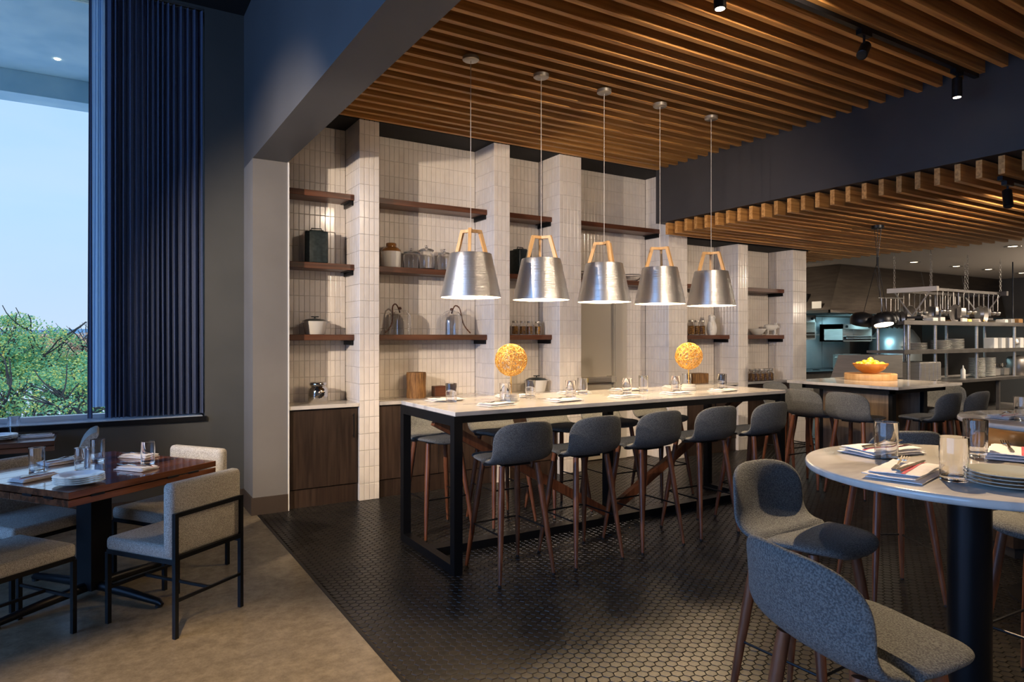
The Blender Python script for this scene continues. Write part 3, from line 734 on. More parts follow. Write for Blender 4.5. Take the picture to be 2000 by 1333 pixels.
# small table at the window with a lounge chair
wx1 = -.30
t = thing('window_table', 'narrow wooden table pushed up to the window sill', 'table', (-1.1, 6.2, 0))
MB().bevbox((.1, 0, .762), (1.4, .50, .036), .003, 1).build('tabletop', M['tablewood'], t)
MB().bevbox((.1, 0, .722), (1.4, .50, .036), .003, 1).build('folded_leaf', M['tablewood'], t)
MB().b2(-.05, .05, -.05, .05, .03, .70).build('column', M['iron'], t)
MB().b2(-.4, .4, -.03, .03, 0, .035).b2(-.03, .03, -.22, .22, 0, .035).build('foot', M['iron'], t)
t = thing('lounge_chair', 'chair with a curved padded back seen edge on beside the window table', 'chair', (-.265, 5.95, 0), pi / 2)
pr = [(-.13, .42), (-.132, .55), (-.145, .67), (-.175, .77), (-.225, .845)]
cb_ = crv(pr, 14); mb = MB()
for i, p in enumerate(cb_):
    th = .038 * sqrt(max(.05, 1 - (abs(2 * i / 14 - 1)) ** 6))
    mb.v += [(-.22, p[0] - th, p[1]), (.22, p[0] - th, p[1]), (.22, p[0] + th, p[1]), (-.22, p[0] + th, p[1])]
for i in range(14):
    for k in range(4): mb.f.append((i * 4 + k, i * 4 + (k + 1) % 4, i * 4 + 4 + (k + 1) % 4, i * 4 + 4 + k))
mb.f += [(3, 2, 1, 0), (56, 57, 58, 59)]
mb.build('backrest', M['chairfab'], t, 50)
MB().bevbox((0, .08, .41), (.46, .42, .09), .03, 3).build('seat_cushion', M['chairfab'], t, 60)
for sx in (-1, 1):
    for sy in (-1, 1): MB().bar((sx * .19, sy * .2, 0), (sx * .19, sy * .2, .38), .022).build('leg', M['iron'], t)

# ------------------------------------------------------------------ tableware
def tumbler_mesh(r=.041, h=.14):
    mb = MB(); mb.lathe([(0, 0), (r * .92, 0), (r * .955, .002), (r * .965, .006), (r * .97, .03), (r, h * .5), (r * 1.02, h - .001), (r * 1.01, h), (r * .965, h), (r * .94, h * .5), (r * .88, .016), (0, .012)], 32)
    return mb
TUM = tumbler_mesh().mesh('tumbler', M['glass'], 35)
def tumbler(p, label, group, sc=1):
    ob = bpy.data.objects.new('tumbler', TUM); COL.objects.link(ob); ob.location = p; ob.scale = (sc, sc, sc); return tag(ob, label, 'glass', group)
def napkin_meshes(w, l, layers, seed):
    rnd = random.Random(seed); NX, NY = 14, 10
    def wav(x, y, k): return .0035 * noise.noise(Vector((x * 14 + seed, y * 14, k * 3.1)))
    mb = MB(); st = MB(); z = .0005
    for k in range(layers):
        ox, oy = rnd.uniform(-.006, .006), rnd.uniform(-.006, .006); ww, ll = w * (1 - .04 * k), l * (1 - .05 * k); th = .0065
        G = []
        for side in (0, 1):
            for i in range(NX + 1):
                for j in range(NY + 1):
                    x = (i / NX - .5) * ww + ox; y = (j / NY - .5) * ll + oy
                    ed = min(1, min(i, NX - i, j, NY - j) / 1.0); n_ = wav(x, y, k)
                    G.append((x, y, max(.0004, z + n_ * (k + .3) * .6 + (th * (1 if ed else .62) if side else th * (0 if ed else .38)))))
        n0 = len(mb.v); mb.v += G; S = (NX + 1) * (NY + 1)
        for i in range(NX):
            for j in range(NY):
                a = n0 + i * (NY + 1) + j; b = a + NY + 1
                mb.f.append((a + S, b + S, b + 1 + S, a + 1 + S)); mb.f.append((a, a + 1, b + 1, b))
        ring = [i * (NY + 1) for i in range(NX + 1)] + [NX * (NY + 1) + j for j in range(1, NY + 1)] + [i * (NY + 1) + NY for i in range(NX - 1, -1, -1)] + [j for j in range(NY - 1, 0, -1)]
        for q in range(len(ring)):
            a, b = n0 + ring[q], n0 + ring[(q + 1) % len(ring)]; mb.f.append((a, b, b + S, a + S))
        if k == layers - 1:
            i0 = int(NX * .66)
            for i in (i0, i0 + 1):
                for j in range(NY + 1):
                    q = Vector(mb.v[n0 + S + i * (NY + 1) + j]); st.v.append((q.x, q.y, q.z + .0008))
            for j in range(NY): st.f.append((j, j + NY + 1, j + NY + 2, j + 1))
            st.v += [(x, y, z_ - .0012) for x, y, z_ in st.v]; m_ = 2 * (NY + 1)
            for j in range(NY): st.f.append((m_ + j, m_ + j + 1, m_ + j + NY + 2, m_ + j + NY + 1))
        z += th + .0005
    return mb.mesh('cloth', M['linen'], 40), st.mesh('red_stripe', M['red'], 60), z
NAP = [napkin_meshes(.125, .22, 3, s) for s in (1, 2, 3)]
NAPT = NAP[0][2]
def napkin(p, rz, label, group, k=0, sc=1):
    a, b, z = NAP[k % 3]; o = bpy.data.objects.new('napkin', a); COL.objects.link(o); o.location = p; o.rotation_euler = (0, 0, rz); o.scale = (sc, sc, 1)
    s = bpy.data.objects.new('red_stripe', b); COL.objects.link(s); s.parent = o; s['label'] = 'red woven stripe'
    return tag(o, label, 'napkin', group)
fk = MB()
fk.bar((0, -.095, .002), (0, -.03, .003), .011, .002).bar((0, -.032, .003), (0, .02, .010), .006, .0025).bar((0, .018, .010), (0, .034, .007), .012, .002).bar((0, .032, .0075), (0, .048, .004), .022, .002)
for q in range(4): fk.bar(((q - 1.5) * .0062, .046, .0045), ((q - 1.5) * .0062, .072, .0042), .0028, .0018).bar(((q - 1.5) * .0062, .071, .0042), ((q - 1.5) * .0062, .098, .009), .0026, .0016)
FORK = fk.mesh('fork', M['cutlery'])
kn = MB().bar((0, -.1, .002), (0, -.01, .003), .012, .004).prism([(-.007, -.01), (.006, -.01), (.009, .06), (.003, .105), (-.004, .108), (-.006, .05)], .002, .0035)
KNIFE = kn.mesh('knife', M['cutlery'])
def cut(me, p, rz, label, group, tilt=0):
    o = bpy.data.objects.new(me.name, me); COL.objects.link(o); o.location = p; o.rotation_euler = (tilt, 0, rz); return tag(o, label, me.name, group)
def setting(p, rz, where, group, k=0, knife=True, sc=1, zs=1):
    napkin(p, rz, 'folded white napkin, ' + where, 'napkins ' + group, k, sc).scale[2] = zs
    R_ = Matrix.Rotation(rz, 3, 'Z'); top = p + Vector((0, 0, NAPT * zs + .0012))
    fs_ = (1.3,) * 3 if zs > 1 else (1, 1, 1)
    cut(FORK, top + R_ @ Vector((-.018, .02, 0)), rz + .12, 'steel fork on its napkin, ' + where, 'forks ' + group).scale = fs_
    if knife: cut(KNIFE, top + R_ @ Vector((.022, .01, 0)), rz - .05, 'steel knife on its napkin, ' + where, 'knives ' + group).scale = fs_
PL = MB().lathe([(0, 0), (.058, 0), (.062, .003), (.10, .010), (.121, .0145), (.123, .016), (.121, .0175), (.10, .0135), (.062, .007), (.055, .005), (0, .0045)], 48)
PLM = PL.mesh('plate', M['plate'], 40); PLW = PL.mesh('plate', M['white'], 40)
def plates(p, n, where, group, me, sc=1, dz=.011):
    for k in range(n):
        o = bpy.data.objects.new('plate', me); COL.objects.link(o); o.location = p + Vector((random.uniform(-.002, .002), random.uniform(-.002, .002), k * dz)); o.scale = (sc, sc, 1)
        nm = ['lowest plate', 'second plate from the bottom', 'second plate from the top', 'topmost plate'] if n == 4 else ['lowest plate', 'middle plate', 'topmost plate'][:n]
        tag(o, '%s of the %s' % (nm[k], where), 'plate', group)

# long table settings (near row, far row)
for i, x in enumerate((2.38, 2.97, 3.57, 4.14, 4.72)):
    setting(Vector((x, 4.08, TZT)), pi / 2 + .15 + random.uniform(-.1, .1), 'near side of the long table, %s from the left' % ORD[i], 'on the long table', i, sc=1.2)
    tumbler(Vector((x + .18, 4.26 + random.uniform(-.02, .02), TZT)), 'clear tumbler on the near half of the long marble table, %s from the left' % ORD[i], 'tumblers on the long table')
for i, x in enumerate((2.22, 2.82, 3.44, 4.02, 4.66)):
    setting(Vector((x, 4.58, TZT)), pi / 2 - .1 + random.uniform(-.1, .1), 'far side of the long table, %s from the left' % ORD[i], 'on the long table', i + 1, sc=1.2)
    tumbler(Vector((x - .02 + .1 * (i % 2), 4.44, TZT)), 'clear tumbler on the far half of the long marble table, %s from the left' % ORD[i], 'tumblers on the long table')

# wire globes on white bases
gl = MB(); rg = random.Random(3); GR = .122
for k in range(50):
    ax = Vector((rg.gauss(0, 1), rg.gauss(0, 1), rg.gauss(0, 1))).normalized(); a = ax.orthogonal().normalized(); b = ax.cross(a); off = rg.uniform(-.55, .55); rr_ = sqrt(1 - off * off)
    f1, f2, am = rg.randint(3, 7), rg.uniform(0, 6), rg.uniform(.0, .05); shr = rg.choice((1, 1, .99, .97, .94, .88))
    pts = []
    for j in range(30):
        an = 2 * pi * j / 30; q = (a * cos(an) + b * sin(an)) * rr_ + ax * (off + am * sin(f1 * an + f2)); pts.append(q.normalized() * GR * shr)
    gl.tube(pts, .0021, 4, closed=True)
for i, (u, X) in enumerate(((998, 0), (1345, 0))):
    p = PY(u, 657, 4.31); p.z = TZT
    if i == 0:
        t0 = t = thing('wire_globe', 'gold wire ball ornament on a white round base, left one on the long table', 'ornament', p, group='gold wire globes')
        gm = gl.build('wire_ball', M['brass'], t, None, loc=(0, 0, .31))
        MB().tube([(0, 0, .05), (0, 0, .33)], .0045, 10).build('stem', M['brass'], t, 60)
        MB().lathe([(0, 0), (.062, 0), (.066, .004), (.066, .026), (.060, .031), (.060, .052), (.054, .056), (0, .056)], 40).build('base', M['white'], t, 40)
    else: dup(t0, p, 1.2, 'gold wire ball ornament on a white round base, right one on the long table')

# round table settings
def rl(u, v): return PZ(u, v, 1.06)
setting(rl(1722, 886), TH * 0 - 1.75, 'at the back left of the round table', 'on the round tables', 0, sc=1.38, zs=1.5)
setting(rl(1765, 929), -1.35, 'at the front of the round table', 'on the round tables', 1, sc=1.38, zs=1.5)
setting(rl(1980, 893), -1.2, 'at the right back of the round table', 'on the round tables', 2, knife=False, sc=1.38, zs=1.5)
tumbler(rl(1731, 897), 'clear tumbler on the round table above the back left napkin', 'tumblers on the round tables', 1.06)
tumbler(rl(1863, 939), 'clear tumbler on the round table next to the stack of plates', 'tumblers on the round tables', 1.06)
tumbler(rl(1905, 891), 'clear tumbler on the round table behind the other two', 'tumblers on the round tables', 1.06)
plates(rl(1970, 950), 4, 'grey green plate stack on the round table', 'stacked plates on the round table', PLM)
setting(rl(1965, 817), -1.6, 'on the second round table', 'on the round tables', 0, knife=False)
tumbler(rl(1997, 822), 'clear tumbler on the second round table at the right edge', 'tumblers on the round tables')

# dining table settings
def dl(u, v): return PZ(u, v, .75)
DN = 'at the dining table'
setting(dl(68, 936), TA - pi / 2 + .05, 'near edge of the wooden dining table, behind the plates', 'on the wooden tables', 0)
setting(dl(118, 905), TA - .1 - pi / 2, 'far left of the wooden dining table', 'on the wooden tables', 1)
setting(dl(272, 893), TA + .1, 'far edge of the wooden dining table', 'on the wooden tables', 2)
setting(dl(268, 917), TA + .05, 'right edge of the wooden dining table', 'on the wooden tables', 0)
for (u, v, lab) in ((72, 921, 'leftmost on the wooden dining table'), (161, 921, 'behind the white plates on the dining table'), (191, 901, 'at the far side of the dining table'), (289, 906, 'rightmost on the wooden dining table')):
    tumbler(dl(u, v), 'clear tumbler ' + lab, 'tumblers on the wooden tables')
plates(dl(154, 945), 4, 'white plate stack on the wooden dining table', 'stacked plates on the dining table', PLW)
wt = lambda u, v: PZ(u, v, .78)
setting(wt(72, 855), 1.6, 'on the narrow table at the window', 'on the wooden tables', 1)
tumbler(wt(27, 849), 'clear tumbler on the narrow table at the window', 'tumblers on the wooden tables')
plates(wt(-4, 860), 3, 'small white plate stack on the window table', 'stacked plates on the window table', PLW)

# ------------------------------------------------------------------ metal pendants over the long table
def make_pendant():
    t = thing('pendant_lamp', 'x', 'lamp'); Z0 = 1.832   # origin at rim height, canopy above
    MB().lathe([(.222, 0), (.153, .315), (.150, .319), (0, .319), (0, .316), (.149, .316), (.219, 0)], 64, closed=False).build('shade', M['alum'], t, 40)
    MB().lathe([(.2185, .0005), (.148, .313), (0, .313)], 64).build('shade_lining', M['white_in'], t, 40)
    hd = MB()
    for k in range(3):
        a = k * 2 * pi / 3 + .15; c, s = cos(a), sin(a)
        hd.bar((c * .075, s * .075, .487), (c * .125, s * .125, .318), .022, .026, up=(c, s, 0)).bar((0, 0, .487), (c * .085, s * .085, .487), .024, .022)
    hd.build('wood_handle', M['oak'], t)
    MB().tube([(0, 0, .32), (0, 0, ZA - Z0)], .0024, 8).build('cord', M['cord'], t, 60)
    MB().lathe([(0, -.03), (.052, -.03), (.060, -.024), (.060, 0), (0, 0)], 32, (0, 0, ZA - Z0)).build('canopy', M['canopy'], t, 40)
    MB().lathe([(0, .12), (.03, .14), (.038, .165), (.03, .195), (.016, .225), (.016, .312), (0, .312)], 20).build('bulb', M['bulb'], t, 60)
    return t
pen = make_pendant()
for i, (u, v) in enumerate(((919.5, 580), (1057, 587), (1180, 594), (1289, 592), (1389, 597))):
    p = PY(u, v, 4.305); p.z = 1.832
    o = pen if i == 0 else dup(pen)
    o.location = p; o.rotation_euler = (0, 0, [1.9, .9, 2.2, .55, 2.7][i]); o['label'] = 'brushed metal cone pendant with a wooden handle, %s from the left over the long table' % ORD[i]; o['group'] = 'metal pendants over the long table'
    light('POINT', 'pendant_light', (p.x, p.y, 1.90), 28, WARM, size=.045)

# ------------------------------------------------------------------ black cluster pendant above the island
pc = PZ(1714, 441, ZB)
t = thing('cluster_pendant', 'black pendant with three domed shades hanging over the marble island', 'lamp', (pc.x, pc.y, ZB), -TH)
MB().lathe([(0, -.035), (.06, -.035), (.065, -.03), (.065, 0), (0, 0)], 24).build('canopy', M['iron'], t, 40)
kz = -.40
for k, (dx, dy, dz) in enumerate(((-.125, .06, 0), (.135, .06, .01), (.0, -.09, -.015))):
    zt = -.975 + dz
    MB().tube([(dx * .3, 0, -.03), (0, 0, kz), (dx * .25, dy * .25, kz - .12), (dx, dy, zt)], .0035, 6).build('cable', M['iron'], t, 60)
    sh = MB().lathe([(.118, -.135), (.128, -.10), (.125, -.06), (.095, -.02), (.03, 0), (0, 0), (0, -.006), (.03, -.006), (.09, -.026), (.118, -.062), (.121, -.10), (.112, -.135)], 36).xform(Matrix.Translation((dx, dy, zt)) @ Matrix.Rotation((.30, .12, -.30)[k], 4, 'X')).build('shade', M['iron'], t, 60)
    MB().lathe([(0, -.130), (.095, -.130), (.095, -.125), (0, -.125)], 28).xform(Matrix.Translation((dx, dy, zt)) @ Matrix.Rotation((.30, .12, -.30)[k], 4, 'X')).build('lens', M['bbulb'], sh)
MB().tube([(0, 0, kz + .05), (0, 0, kz - .05)], .012, 8).build('knot', M['iron'], t)
light('SPOT', 'cluster_lamp', (pc.x, pc.y, 1.64), 25, WARM, (pc.x, pc.y, 0), .08, 130, .7)

# ------------------------------------------------------------------ track lights
def track(name_label, x0, x1, y, z, heads):
    t = tag(MB().b2(x0, x1, y - .018, y + .018, z - .03, z).build('light_track', M['iron']), name_label, 'light track')
    for (x, aim, lab, lit) in heads:
        h = thing('track_spot', lab, 'spotlight', (x, y, z - .03), group='black track spotlights')
        MB().b2(-.06, .06, -.02, .02, -.03, 0).build('adapter', M['iron'], h)
        MB().tube([(0, 0, -.03), (0, 0, -.10)], .008, 8).build('stem', M['iron'], h)
        d = Vector(aim).normalized(); c = Vector((0, 0, -.12)); a = c - d * .06; b = c + d * .085
        MB().tube([a, a + d * .004, b - d * .002, b], [.030, .034, .034, .031], 20).build('barrel', M['iron'], h, 40)
        MB().tube([b, b + d * .002], [.026, .026], 20).build('lens', M['spotface'] if lit else M['rubber'], h, 40)
        if lit: light('SPOT', 'track_lamp', Vector((x, y, z - .03)) + b + d * .02, 45, WARMW, Vector((x, y, z)) + b + d * 3, .03, 60, .5)
track('black light track under the near slat ceiling', 2.2, XB2 - .02, 2.53, ZA, [
    (2.90, (0, 0, -1), 'black cylinder track spotlight at the top edge of the frame', True),
    (4.28, (-.75, -.25, -.7), 'black track spotlight tilted to the left on the near track', False),
    (5.50, (0, 0, -1), 'black cylinder track spotlight pointing down in front of the charcoal beam', True)])
track('black light track under the kitchen side slat ceiling', 5.92, 8.4, 2.42, ZB, [
    (6.05, (-.3, -.2, -.9), 'black track spotlight below the kitchen side slats', False)])

# ------------------------------------------------------------------ things on the shelves
YM = 6.35
def onsh(u, lev, Y=YM): p = PY(u, 657, Y); p.z = {'c': .922}.get(lev, SHZ.get(lev, 0)); return p
def jar(p, r, h, label, group, body, lidmat, lid=True, fill=None):
    t = thing('storage_jar', label, 'jar', p, group=group)
    MB().lathe([(0, 0), (r * .93, 0), (r, .008), (r, h * .68), (r * .8, h * .82), (r * .76, h * .86), (r * .73, h * .86), (r * .76, h * .8), (r * .95, h * .66), (r * .95, .01), (0, .007)], 24).build('body', body, t, 38)
    if fill: MB().lathe([(0, .008), (r * .93, .01), (r * .93, h * .62), (0, h * .62)], 20).build('contents', fill, t, 60)
    if lid: MB().lathe([(0, h * .86), (r * .84, h * .86), (r * .86, h * .88), (r * .86, h * .97), (r * .8, h), (0, h)], 24).build('lid', lidmat, t, 40)
    return t
def pot(p, r, h, label):
    t = thing('casserole_pot', label, 'pot', p, group='white casseroles with dark lids')
    MB().lathe([(0, 0), (r * .72, 0), (r * .78, .006), (r, h * .72), (r * 1.02, h * .74), (r * .96, h * .74), (r * .7, .015), (0, .012)], 40).build('bowl', M['white'], t, 50)
    ld = MB().lathe([(r * .99, h * .745), (r * .7, h * .85), (r * .15, h * .9), (0, h * .9), (0, h * .88), (r * .68, h * .82), (r * .96, h * .738)], 40).build('lid', M['tin'], t, 50)
    MB().tube([(0, 0, h * .88), (0, 0, h * .97)], .008, 10).bevbox((0, 0, h * .985), (r * .62, .028, .010), .004, 1).build('knob', M['tin'], ld)
    for s in (-1, 1): MB().bevbox((s * r * 1.08, 0, h * .68), (r * .3, r * .6, .008), .0035, 1).build('handle', M['white'], t)
    return t
def canister(p, w, h, d, label, rz=0):
    t = thing('tin_canister', label, 'canister', p, rz, 'dark metal canisters')
    MB().bevbox((0, 0, h / 2), (w, d, h), .012, 3).build('body', M['tin'], t, 50)
    MB().bevbox((0, 0, h + .007), (w * .62, d * .62, .016), .005, 2).build('lid', M['tin'], t, 50)
    MB().tube([(-w * .24, 0, h + .012), (-w * .22, 0, h + .035), (w * .22, 0, h + .035), (w * .24, 0, h + .012)], .005, 8).build('handle', M['iron'], t, 60)
canister(onsh(618, 'middle', 6.36), .21, .30, .19, 'large black square tin canister on the middle shelf of the first bay', -.25)
canister(onsh(1016, 'middle', 6.35), .19, .28, .18, 'dark teal canister on the middle shelf of the third bay, behind the second pendant', .2)
pot(onsh(615, 'lower'), .115, .17, 'small white casserole with a black lid on the lower shelf of the first bay')
pot(onsh(1048, 'c', 6.3), .125, .18, 'white casserole with a black lid on the counter of the third bay')
t = thing('mercury_jar', 'mirror silver glass jar on the counter of the first bay', 'jar', onsh(621, 'c', 6.28))
MB().lathe([(0, 0), (.080, 0), (.090, .012), (.093, .10), (.090, .135), (.074, .152), (.070, .160), (.078, .166), (.082, .180), (.078, .194), (.070, .198), (.06, .196), (0, .190)], 40).build('body', M['mercury'], t, 60)
# second bay
t = thing('stoneware_jar', 'white stoneware jar with a brown glazed top, second bay middle shelf', 'jar', onsh(764, 'middle'))
MB().lathe([(0, 0), (.088, 0), (.098, .012), (.100, .165), (0, .165)], 36).build('white_body', M['white'], t, 50)
MB().lathe([(.1005, .163), (.094, .185), (.065, .208), (.052, .212), (.052, .245), (.046, .250), (0, .250)], 36).build('brown_shoulder', M['brown'], t, 60)
def glassjar(p, r, h, label):
    t = thing('glass_canister', label, 'jar', p, group='clear glass canisters on the middle shelf')
    MB().lathe([(0, 0), (r * .95, 0), (r, .008), (r, h * .60), (r * .82, h * .72), (r * .86, h * .76), (r * .80, h * .76), (r * .76, h * .71), (r * .94, h * .6), (r * .94, .012), (0, .010)], 36).build('body', M['glass'], t, 38)
    MB().lathe([(0, h * .765), (r * .88, h * .765), (r * .9, h * .79), (r * .7, h * .84), (r * .2, h * .87), (r * .14, h * .90), (r * .22, h * .95), (r * .18, h), (0, h), (0, h * .99), (r * .1, h * .93), (r * .1, h * .865), (r * .6, h * .82), (r * .8, h * .785), (0, h * .78)], 32).build('lid', M['glass'], t, 38)
glassjar(onsh(803, 'middle', 6.40), .085, .225, 'clear lidded glass canister left of the taller one in the second bay')
glassjar(onsh(833, 'middle', 6.32), .085, .255, 'clear lidded glass canister with a knob in the middle of the second bay')
glassjar(onsh(868, 'middle', 6.38), .080, .235, 'clear glass canister half behind the first metal pendant')
def cloche(p, sgn, label):
    t = thing('glass_cloche', label, 'cloche', p, group='glass cloches with branch handles')
    r, h = .115, .26
    MB().lathe([(r, 0), (r, h * .55), (r * .93, h * .75), (r * .68, h * .92), (r * .25, h), (0, h * 1.01), (0, h * .995), (r * .25, h * .985), (r * .66, h * .90), (r * .90, h * .74), (r * .965, h * .55), (r * .965, 0)], 40, closed=True).build('bell', M['glass'], t, 38)
    pts = crv([(0, 0, h * .86), (sgn * .015, 0, h * 1.03), (sgn * .045, 0, h * 1.19), (sgn * .085, -.02, h * 1.08), (sgn * .10, -.05, h * .62), (sgn * .125, -.07, h * .32), (sgn * .185, -.075, .018), ], 30)
    MB().tube(pts, [.006 + .002 * sin(k * 1.7) ** 2 for k in range(31)], 8).build('branch', M['walnut'], t, 60)
    MB().lathe([(0, h * .97), (.016, h * .99), (.020, h * 1.03), (.012, h * 1.08), (0, h * 1.09)], 12).build('finial', M['walnut'], t, 60)
cloche(onsh(781, 'lower', 6.37), -1, 'glass bell cloche with a branch curling to the left, second bay lower shelf')
cloche(onsh(882, 'lower', 6.37), 1, 'glass bell cloche with a branch curling to the right, second bay lower shelf')
t = tag(MB().lathe([(0, 0), (.095, 0), (.100, .02), (.096, .12), (.102, .24), (.098, .26), (0, .262)], 22).build('wood_log', M['log'], None, 50, loc=onsh(813, 'c', 6.30)), 'upright cut log on the counter of the second bay', 'log')
tag(MB().bevbox((0, 0, .055), (.13, .09, .11), .006, 1).build('wood_block', M['walnut'], None, loc=onsh(857, 'c', 6.33)), 'small dark wood block on the counter right of the cut log', 'block')
# third bay jars
for i, u in enumerate((1006, 1021, 1035, 1051)):
    jar(onsh(u, 'lower', 6.34 + .02 * (i % 2)), .040, .155, 'jar of golden preserves on the third bay lower shelf, %s from the left' % ORD[i], 'preserve jars on the third bay shelf', M['glass'], M['canopy'], fill=M['jarfood'])
# fourth bay bowl
for u, lab in ((1233, 'right of the third pendant'), (1144, 'left of the third pendant')):
    t = thing('glass_bowl', 'clear glass bowl on the fourth bay middle shelf, ' + lab, 'bowl', onsh(u, 'middle', 6.36), group='glass bowls in the fourth bay')
    MB().lathe([(0, 0), (.06, 0), (.11, .03), (.135, .075), (.130, .085), (.126, .075), (.10, .035), (.055, .01), (0, .01)], 36).build('bowl', M['glass'], t, 38)
    MB().lathe([(.136, .074), (.141, .08), (.136, .087), (.130, .086)], 36, closed=True).build('rim', M['steel'], t, 60)
# fifth bay
for i, u in enumerate((1350, 1361, 1371)):
    jar(onsh(u, 'lower', 6.32 + .03 * (i % 2)), .048, .20, 'dark jar of preserves on the fifth bay lower shelf, %s from the left' % ORD[i], 'dark jars on the fifth bay shelf', M['glass'], M['canopy'], fill=M['jarfood'])
p = onsh(1390, 'lower', 6.32)
t = thing('owl_figurine', 'white glazed bird shaped vase on the fifth bay lower shelf', 'figurine', p, .35)
MB().lathe([(0, 0), (.052, 0), (.066, .03), (.072, .09), (.062, .145), (.043, .19), (.040, .205), (.046, .225), (.046, .255), (.034, .27), (0, .268)], 24).build('body', M['white'], t, 60)
for s in (-1, 1):
    MB().lathe([(.016, 0), (.010, .018), (0, .03)], 8, (s * .026, 0, .262)).build('ear', M['white'], t)
    MB().bevbox((s * .062, 0, .12), (.02, .06, .12), .009, 2).build('wing', M['white'], t, 60)
    MB().lathe([(0, -.004), (.012, 0), (.012, .004), (0, .006)], 10).xform(Matrix.Translation((s * .018, -.040, .238)) @ Matrix.Rotation(pi / 2, 4, 'X')).build('eye', M['plate'], t)
MB().lathe([(.008, 0), (0, .02)], 6).xform(Matrix.Translation((0, -.042, .222)) @ Matrix.Rotation(pi / 2 + .6, 4, 'X')).build('beak', M['plate'], t)
tag(MB().bevbox((0, 0, .065), (.30, .16, .13), .005, 1).build('wood_box', M['log'], None, loc=onsh(1360, 'c', 6.32)), 'warm brown wood block on the counter behind the right gold globe', 'block')
# sixth bay
t = thing('white_bowl', 'white ceramic bowl on the sixth bay lower shelf beside the pig', 'bowl', onsh(1479, 'lower', 6.33))
MB().lathe([(0, 0), (.06, 0), (.07, .01), (.125, .085), (.125, .092), (.118, .09), (.062, .02), (0, .015)], 36).build('bowl', M['white'], t, 60)
t = thing('pig_figurine', 'white glazed pig figurine with its snout to the right on the sixth bay lower shelf', 'figurine', onsh(1505, 'lower', 6.33), -.35)
MB().tube(crv([(-.095, 0, .105), (-.08, 0, .108), (-.03, 0, .11), (.03, 0, .107), (.065, 0, .115), (.095, 0, .125), (.122, 0, .118), (.135, 0, .115)], 20), [.006, .030, .042, .047, .050, .051, .051, .050, .048, .046, .044, .042, .040, .038, .036, .032, .026, .021, .018, .017, .016], 14).build('body', M['white'], t, 60)
for sx in (-.06, .055):
    for sy in (-.022, .022): MB().tube([(sx, sy, .085), (sx + .006, sy, .04), (sx, sy, .010)], [.018, .012, .009], 8).build('leg', M['white'], t, 60)
for sy in (-.02, .02): MB().lathe([(.013, 0), (.010, .018), (0, .034)], 8, (.082, sy, .155)).build('ear', M['white'], t, 60)
MB().tube([(-.09, 0, .12), (-.105, .006, .135), (-.098, -.004, .148), (-.11, 0, .155)], .003, 6).build('tail', M['white'], t, 60)
MB().bevbox((0, 0, .005), (.19, .08, .010), .004, 1).build('base', M['white'], t)
for i in range(10):
    p = onsh(1468 + (i % 5) * 9.2, 'c', 6.20 + .13 * (i // 5))
    jar(p, .046, .16, 'jar of brown preserves, %s row on the sixth bay counter, %s from the left' % ('front' if i < 5 else 'back', ORD[i % 5]), 'preserve jars on the sixth bay counter', M['glass'], M['canopy'], fill=M['jarfood'])

# ------------------------------------------------------------------ lemons on the island
bp = PZ(1700, 742, 1.06)
tag(MB().lathe([(0, 0), (.262, 0), (.265, .004), (.265, .066), (.262, .07), (0, .07)], 48).build('wood_round', M['oak'], None, 50, loc=bp), 'thick round butcher block board on the marble island', 'board')
bb_ = bp + Vector((.0, 0, .07))
t = thing('wooden_bowl', 'amber wooden bowl of lemons on the butcher block', 'bowl', bb_)
MB().lathe([(0, 0), (.07, 0), (.085, .008), (.15, .055), (.185, .105), (.183, .112), (.176, .106), (.14, .062), (.08, .02), (0, .015)], 48).build('bowl', M['amber'], t, 60)
LM = MB().lathe([(0, -.046), (.008, -.042), (.022, -.032), (.032, -.012), (.033, .006), (.026, .024), (.012, .038), (.006, .045), (0, .047)], 16).mesh('lemon', M['lemon'], 80)
q = 0
for ring, (rr2, n, z) in enumerate(((.125, 9, .098), (.06, 5, .118), (0, 1, .148), (.09, 7, .075))):
    for k in range(n):
        a = 2 * pi * k / n + ring; o = bpy.data.objects.new('lemon', LM); COL.objects.link(o)
        o.location = bb_ + Vector((rr2 * cos(a), rr2 * sin(a), z)); o.rotation_euler = (random.uniform(1, 2), 0, random.uniform(0, 6))
        tag(o, 'yellow lemon piled in the amber wooden bowl', 'lemon', 'lemons in the wooden bowl'); q += 1

# ------------------------------------------------------------------ open kitchen
# exhaust hood
hb0 = Vector((10.5, 6.8, 2.0)); hx1 = 16.9
t = thing('exhaust_hood', 'large stainless exhaust hood with slanted end above the cooking line', 'hood', hb0)
vs = [(0, 0, 0), (hx1 - 10.5, 0, 0), (hx1 - 10.5, 1.7, 0), (0, 1.7, 0), (.55, .15, .81), (hx1 - 10.5, .15, .81), (hx1 - 10.5, 1.7, .81), (.55, 1.7, .81)]
sh_ = MB().add(vs, [(0, 1, 5, 4), (3, 0, 4, 7), (4, 5, 6, 7), (2, 3, 7, 6), (1, 2, 6, 5)]).b2(0, hx1 - 10.5, -.01, .03, -.05, .0).b2(0, .03, 0, 1.7, -.05, 0).build('canopy', M['hoodsteel'], t)
for k in range(1, 4): MB().bar((k * 1.6, -.012, 0), (k * 1.6 + .0, .145, .80), .012).build('seam', M['dsteel'], t)
MB().b2(.1, hx1 - 10.6, .5, 1.6, -.02, .3).build('filter_bank', M['black'], t)
tag(MB().b2(10.55, 10.555, 6.97, 7.15, 2.03, 2.15).build('paper_notice', M['paper'], loc=(-.035, 0, 0)), 'small blank paper notice on the end of the hood', 'notice')
